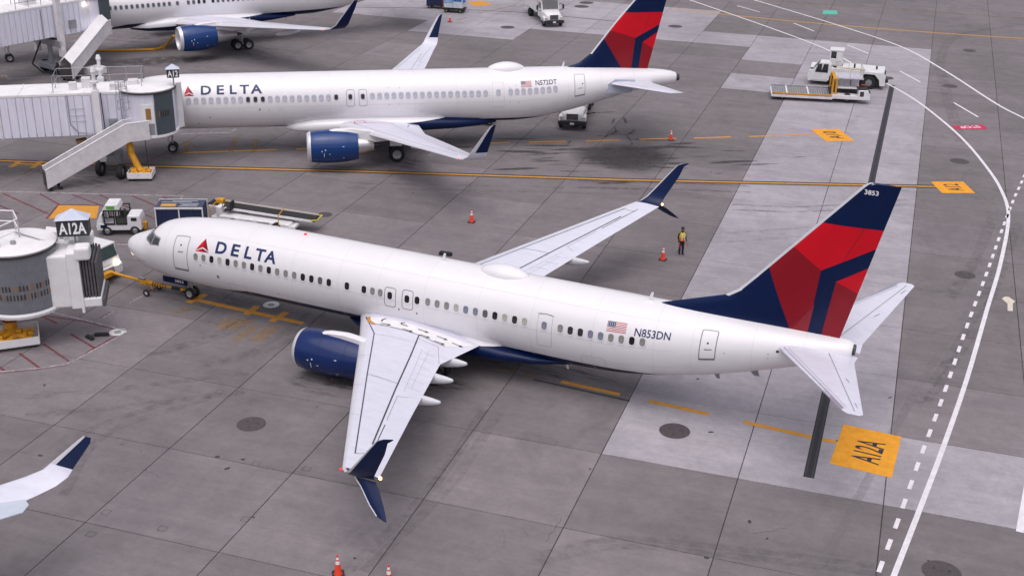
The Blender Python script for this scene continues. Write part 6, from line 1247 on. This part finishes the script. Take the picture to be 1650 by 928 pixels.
part(t, 'lift_crosshead', YEL, ((1.3, 0, 2.15), (.3, 2.6, .14))); part(t, 'engine_deck', CREAM, ((2.6, .2, 1.25), (2.0, 2.0, .12))); part(t, 'engine_housing', mat('housing_grey', (.48, .50, .52), .5, 0, .2, 4), ((2.3, .5, 1.6), (.9, 1.2, .6))); part(t, 'hydraulic_box', CREAM, ((3.2, .6, 1.55), (.7, .9, .5))); part(t, 'upper_bridge', mat('bridge_lilac', (.52, .52, .58), .5, 0, .2, 4), ((2.6, .1, 2.15), (2.4, 2.0, .14)))
mb = MB(); rails(mb, [(1.5, -.9, 2.2), (3.7, -.9, 2.2), (3.7, 1.1, 2.2), (1.5, 1.1, 2.2)], .9, .022); ob('upper_rail', mb, mat('rail_cream', (.55, .53, .45), .5), t)
prof(t, 'driver_cab', WHITEP, [(3.4, .4), (3.4, 1.25), (4.2, 1.3), (4.45, .9), (4.5, .4)], -1.5, -.45, .06); part(t, 'cab_window', GLASS, ((3.72, -1.505, .95), (.34, .02, .45)), bevel=0); part(t, 'cab_windscreen', GLASS, ((4.40, -.95, 1.08), (.1, .8, .28)), bevel=.02); part(t, 'cab_roof', BLACK, ((3.75, -.9, 1.34), (.9, 1.0, .08)))
wheels4(t, (2.5,), 1.05, .42, .35); wheels4(t, (-3.2,), 1.1, .2, .2); part(t, 'lamp_panel', mat('lamp_panel_red', (.5, .12, .05), .5), ((3.9, -.3, 1.5), (.5, .06, .1)), bevel=0)
# tow tug in front of the near airliner's nose, and its bar
t = thing('pushback_tug', 'white pushback tug with a lit headlamp behind the A12A bridge, hitched to the tow bar', 'tow tug', (-4.25, -.15, 0), -.06)
prof(t, 'body', WHITEP, [(-2.8, .3), (-2.8, 1.05), (1.2, 1.1), (2.5, 1.05), (2.72, .85), (2.72, .3)], -1.15, 1.15, .06); prof(t, 'cab', WHITEP, [(.6, 1.05), (.6, 1.35), (2.5, 1.35), (2.62, 1.0)], -1.1, 1.1, .04); part(t, 'cab_roof', WHITEP, ((1.45, 0, 2.08), (1.85, 2.15, .12)), bevel=.05)
for x, y in ((.65, -1), (.65, 1), (2.30, -1), (2.30, 1)): part(t, 'cab_pillar', WHITEP, ((x, y*1.02, 1.7), (.1, .1, .75)), bevel=.01)
prof(t, 'windscreen', mat('green_glass', (.02, .05, .045), .08, 0, .2, 3, coat=.5), [(2.50, 1.36), (2.28, 2.0), (2.32, 2.02), (2.54, 1.38)], -.95, .95, 0)
for sd in (-1, 1): prof(t, 'side_window', MATS['green_glass'], [(.75, 1.38), (.75, 1.98), (2.2, 1.98), (2.4, 1.38)], sd*1.03-.01, sd*1.03+.01, 0)
part(t, 'side_mirror', BLACK, ((2.45, -1.35, 1.75), (.1, .2, .45)), ((2.35, -1.2, 1.75), (.04, .3, .04))); ob('headlamp', MB().cyl((2.70, -.75, 1.02), (2.78, -.75, 1.0), .13, n=14), HEADL, t, 40); ob('headlamp', MB().cyl((2.70, .75, 1.02), (2.78, .75, 1.0), .13, n=14), WARM, t, 40)
for k in range(4): part(t, 'front_vent', BLACK, ((2.725, .0, .55+k*.1), (.02, .9, .04)), bevel=0)
part(t, 'hitch', YEL, ((2.85, -.25, .62), (.35, .7, .3))); part(t, 'seat', BLACK, ((1.2, -.4, 1.3), (.5, .5, .5))); wheels4(t, (1.6, -1.8), 1.0, .45, .35)
t = thing('tow_bar', 'yellow wheeled tow bar between the pushback tug and the nose wheel', 'tow bar', (-.6, -.36, 0))
bar = [Vector((-.72, .02, .68)), Vector((2.1, -.08, .60)), Vector((4.35, .28, .42))]
ob('bar_tube', MB().tube(bar, .085, 12), YEL, t, 60); ob('bar_sleeve', MB().cyl(bar[0].lerp(bar[1], .9), bar[1].lerp(bar[2], .35), .13, n=14), YEL, t, 40); ob('bar_grip', MB().cyl(bar[1].lerp(bar[2], .62), bar[1].lerp(bar[2], .86), .095, n=12), BLACK, t, 40)
for k in range(6): ob('bar_stripe', MB().cyl(bar[1].lerp(bar[2], .1+k*.07), bar[1].lerp(bar[2], .125+k*.07), .134 if k < 4 else .092, n=12), mat('stripe_brown', (.12, .06, .02), .6), t, 40)
part(t, 'axle_frame', YEL, ((1.75, -.05, .58), (.5, .35, .24))); part(t, 'hydraulic_pump', STEEL, ((1.6, -.1, .82), (.5, .16, .12))); ob('axle', MB().cyl((2.25, -.65, .2), (2.25, .55, .2), .03, n=8), DKMETAL, t); ob('axle_strut', MB().tube([(2.1, -.08, .58), (2.25, -.05, .2)], .05, 8), YEL, t)
for y in (-.6, .5): vwheel(t, Vector((2.25, y, .2)), .2, .12, (0, 1), REFL)
ob('bar_head', MB().cyl((4.3, .02, .40), (4.3, .55, .40), .05, n=10), DKMETAL, t, 40); ob('hitch_eye', MB().lathe([(-.04, .08), (0, .14), (.04, .08)], (-.77, .02, .68), 14, axis='z'), DKMETAL, t, 40)
# wheel chock
q_ = at(164, 541); t = thing('wheel_chock', 'black rubber wheel chocks lying bent on the concrete by the white disc', 'chock', (q_.x, q_.y, 0), .55)
ob('chock_block', MB().prism([(-.4, 0), (.4, 0), (.36, .17), (-.36, .17)], -.1, .1), RUBBER, t, None, .02); o = ob('chock_block', MB().prism([(-.3, 0), (.3, 0), (.26, .17), (-.26, .17)], -.1, .1), RUBBER, t, None, .02, (-.55, -.32, 0), 2.3); ob('chock_rope', MB().tube([(-.35, 0, .1), (-.48, -.05, .12), (-.42, -.18, .1)], .02, 6), BLACK, t)
q_ = at(718, 411); t = thing('wheel_chock', 'single black chock lying behind the roof antenna of the nearest airliner', 'chock', (q_.x, q_.y, 0), .1)
ob('chock_block', MB().prism([(-.42, 0), (.42, 0), (.38, .2), (-.38, .2)], -.14, .14), RUBBER, t, None, .02)
for k in range(5): ob('chock_rib', MB().box((-.28+k*.14, 0, .205), (.05, .24, .02)), RUBBER, t)
# ------------------------------------------------------------------ traffic cones
def cone_thing(label):
    t = thing('traffic_cone', label, 'traffic cone', (0, 0, 0), 0, 'orange traffic cones on the apron')
    ob('cone_base', MB().prism(rrect(.46, .46, .06, 3), 0, .05, 'z'), BLACK, t, None, .01)
    ob('cone_body', MB().lathe([(.05, .17), (.10, .145), (.86, .035), (.90, .03), (.905, .001)], (0, 0, 0), 24, axis='z'), CONER, t, 40)
    for z0, z1 in ((.50, .64), (.70, .80)): ob('cone_collar', MB().lathe([(z0, .150-.1447*(z0-.05)+.004), (z1, .150-.1447*(z1-.05)+.004)], (0, 0, 0), 24, axis='z'), REFL, t, 40)
    return t
CL = [((1068, 418.5), 'cone beside the person in the yellow vest'), ((760, 358), 'cone behind the body of the nearest airliner, alone on bare concrete'), ((545, 925), 'whole cone at the bottom edge, left of the cut-off cone'), ((627, 941), 'cone cut off by the bottom edge, only its tip showing'), ((1081, 226), 'cone on the dashed yellow line near the dark oil stain'), ((725, 36), 'cone in front of the printed container at the top')]
base = None
for (uv, lb) in CL:
    p_ = at(*uv); lb = 'orange traffic '+lb
    if base is None: base = cone_thing(lb); base.location = (p_.x, p_.y, .002)
    else: copy_tree(base, (p_.x, p_.y, .002), random.uniform(0, 1.5), lb)
# ------------------------------------------------------------------ ground crew
pp = at(1097, 410); person = thing('person', 'ground crew person in a yellow and orange safety vest, dark clothes, holding red wands', 'person', (pp.x, pp.y, 0), -.75)
def skin_mesh(joints, edges, rad):
    me = bpy.data.meshes.new('sk'); me.from_pydata([Vector(j) for j in joints], edges, []); o = bpy.data.objects.new('sk', me); COL.objects.link(o)
    s_ = o.modifiers.new('s', 'SKIN'); s_.use_smooth_shade = True; s_.branch_smoothing = .4
    for i, r_ in enumerate(rad): d_ = me.skin_vertices[0].data[i]; d_.radius = r_ if isinstance(r_, tuple) else (r_, r_); d_.use_root = (i == 0)
    u_ = o.modifiers.new('u', 'SUBSURF'); u_.levels = 2; u_.render_levels = 2
    dg = bpy.context.evaluated_depsgraph_get(); m_ = bpy.data.meshes.new_from_object(o.evaluated_get(dg)); bpy.data.objects.remove(o); return m_
J = [(0, 0, .98), (0, 0, 1.15), (0, 0, 1.32), (0, 0, 1.45), (.01, 0, 1.52), (.02, 0, 1.60), (.03, 0, 1.70), (.025, 0, 1.77)]
E_ = [(0, 1), (1, 2), (2, 3), (3, 4), (4, 5), (5, 6), (6, 7)]; RD = [(.15, .12), (.15, .11), (.17, .12), (.15, .10), .062, .075, .098, .07]
def limb(start, pts, rs):
    prev = start
    for p_, r_ in zip(pts, rs): J.append(p_); RD.append(r_); E_.append((prev, len(J)-1)); prev = len(J)-1
    return prev
for sd, kx, fx in ((1, .04, .03), (-1, -.02, -.08)):
    limb(0, [(0, sd*.095, .92), (kx, sd*.09, .52), (fx, sd*.085, .12), (fx+.02, sd*.085, .055), (fx+.15, sd*.10, .045)], [.115, .085, .068, .06, .048])
hand = []
for sd, el, wr in ((1, (-.02, .27, 1.14), (.10, .27, .90)), (-1, (-.02, -.26, 1.14), (.08, -.25, .90))):
    w_ = limb(3, [(0, sd*.19, 1.43), el, wr, (wr[0]+.03, wr[1], wr[2]-.06)], [.068, .052, .036, .032])
    b_ = J[w_]
    for k in range(4): limb(w_, [(b_[0]+.03-.018*k, b_[1]+sd*.012, b_[2]-.045-.006*(k % 3)), (b_[0]+.035-.018*k, b_[1]-sd*.008, b_[2]-.085-.008*(k in (1, 2)))], [.010, .008])
    limb(w_, [(b_[0]+.045, b_[1]-sd*.02, b_[2]-.015), (b_[0]+.06, b_[1]-sd*.03, b_[2]-.045)], [.011, .009]); hand.append(b_)
bme = skin_mesh(J, E_, RD)
SKIN = mat('skin', (.36, .21, .15), .5, 0, .08, 8); JKT = mat('dark_jacket', (.018, .018, .024), .8, 0, .2, 8); TRS = mat('navy_trousers', (.014, .018, .035), .85, 0, .2, 8); BOOT = mat('black_boots', (.015, .015, .015), .6)
for m_ in (SKIN, JKT, TRS, BOOT): bme.materials.append(m_)
for p_ in bme.polygons:
    c = p_.center; p_.use_smooth = True
    p_.material_index = 3 if c.z < .13 else (2 if c.z < .98 and abs(c.y) < .215 else (1 if (c.z < 1.50 and not (c.z < .88 and abs(c.y) > .215)) else 0))
ob('body', bme, [], person)
VY = mat('vest_yellow', (.72, .55, .02), .7, 0, .1, 8); VO = mat('vest_orange', (.80, .14, .02), .7, 0, .1, 8)
def vest(z0, z1, m_, nm):
    mb = MB(); rr = []
    for k in range(7):
        z = z0+(z1-z0)*k/6; t_ = (z-.95)/.55; a, b = .145+.035*math.sin(t_*3)*.6, .195+.03*math.sin(max(0, min(1, t_))*2.2)
        if z > 1.38: b -= (z-1.38)*.9; a -= (z-1.38)*.35
        rr.append([Vector((a*math.cos(q)*1.02, b*math.sin(q), z)) for q in [2*math.pi*j/28 for j in range(28)]])
    mb.loft(rr, caps=False); o = ob(nm, mb, m_, person, 60); s_ = o.modifiers.new('th', 'SOLIDIFY'); s_.thickness = .012
vest(1.12, 1.49, VY, 'vest_upper'); vest(.93, 1.12, VO, 'vest_lower')
for sd in (-1, 1): ob('vest_strip', MB().prism([(.150, 1.0), (.185, 1.0), (.175, 1.44), (.14, 1.44)], sd*.10-.02, sd*.10+.02), REFL, person, None, .004)
ob('cap', MB().lathe([(1.73, .112), (1.79, .108), (1.835, .075), (1.85, .002)], (.02, 0, 0), 20, axis='z'), BLACK, person, 60); ob('cap_peak', MB().prism([(.10, -.08), (.20, -.05), (.21, 0), (.20, .05), (.10, .08)], 1.735, 1.75, 'z'), BLACK, person)
ob('nose', MB().cyl((.118, 0, 1.68), (.145, 0, 1.655), .012, .016, n=8), SKIN, person, 60); ob('mouth', MB().box((.118, 0, 1.622), (.01, .045, .008)), mat('lips', (.25, .10, .09), .5), person)
for sd in (-1, 1): ob('eye', MB().lathe([(-.008, .001), (-.004, .009), (.004, .009), (.008, .001)], (.116, sd*.035, 1.70), 10), BLACK, person, 60); ob('ear', MB().lathe([(-.01, .004), (0, .03), (.01, .004)], (.02, sd*.10, 1.68), 10, axis='y'), SKIN, person, 60)
ob('scarf', MB().lathe([(1.50, .085), (1.55, .09), (1.60, .07)], (.015, 0, 0), 16, axis='z'), BLACK, person, 60)
for h_ in hand:
    wd_ = thing('signal_wand', 'red signal wand in the '+('left' if h_[1] > 0 else 'right')+' hand of the ground crew person', 'wand', person.location, -.75, 'red signal wands')
    a = Vector(h_)+Vector((.02, 0, -.045)); ob('wand_handle', MB().cyl(a+Vector((-.08, 0, .02)), a+Vector((.06, 0, -.02)), .016, n=10), BLACK, wd_, 40); ob('wand_tube', MB().cyl(a+Vector((.06, 0, -.02)), a+Vector((.16, 0, -.26)), .028, .022, n=12), mat('wand_red', (.65, .03, .03), .4), wd_, 40)
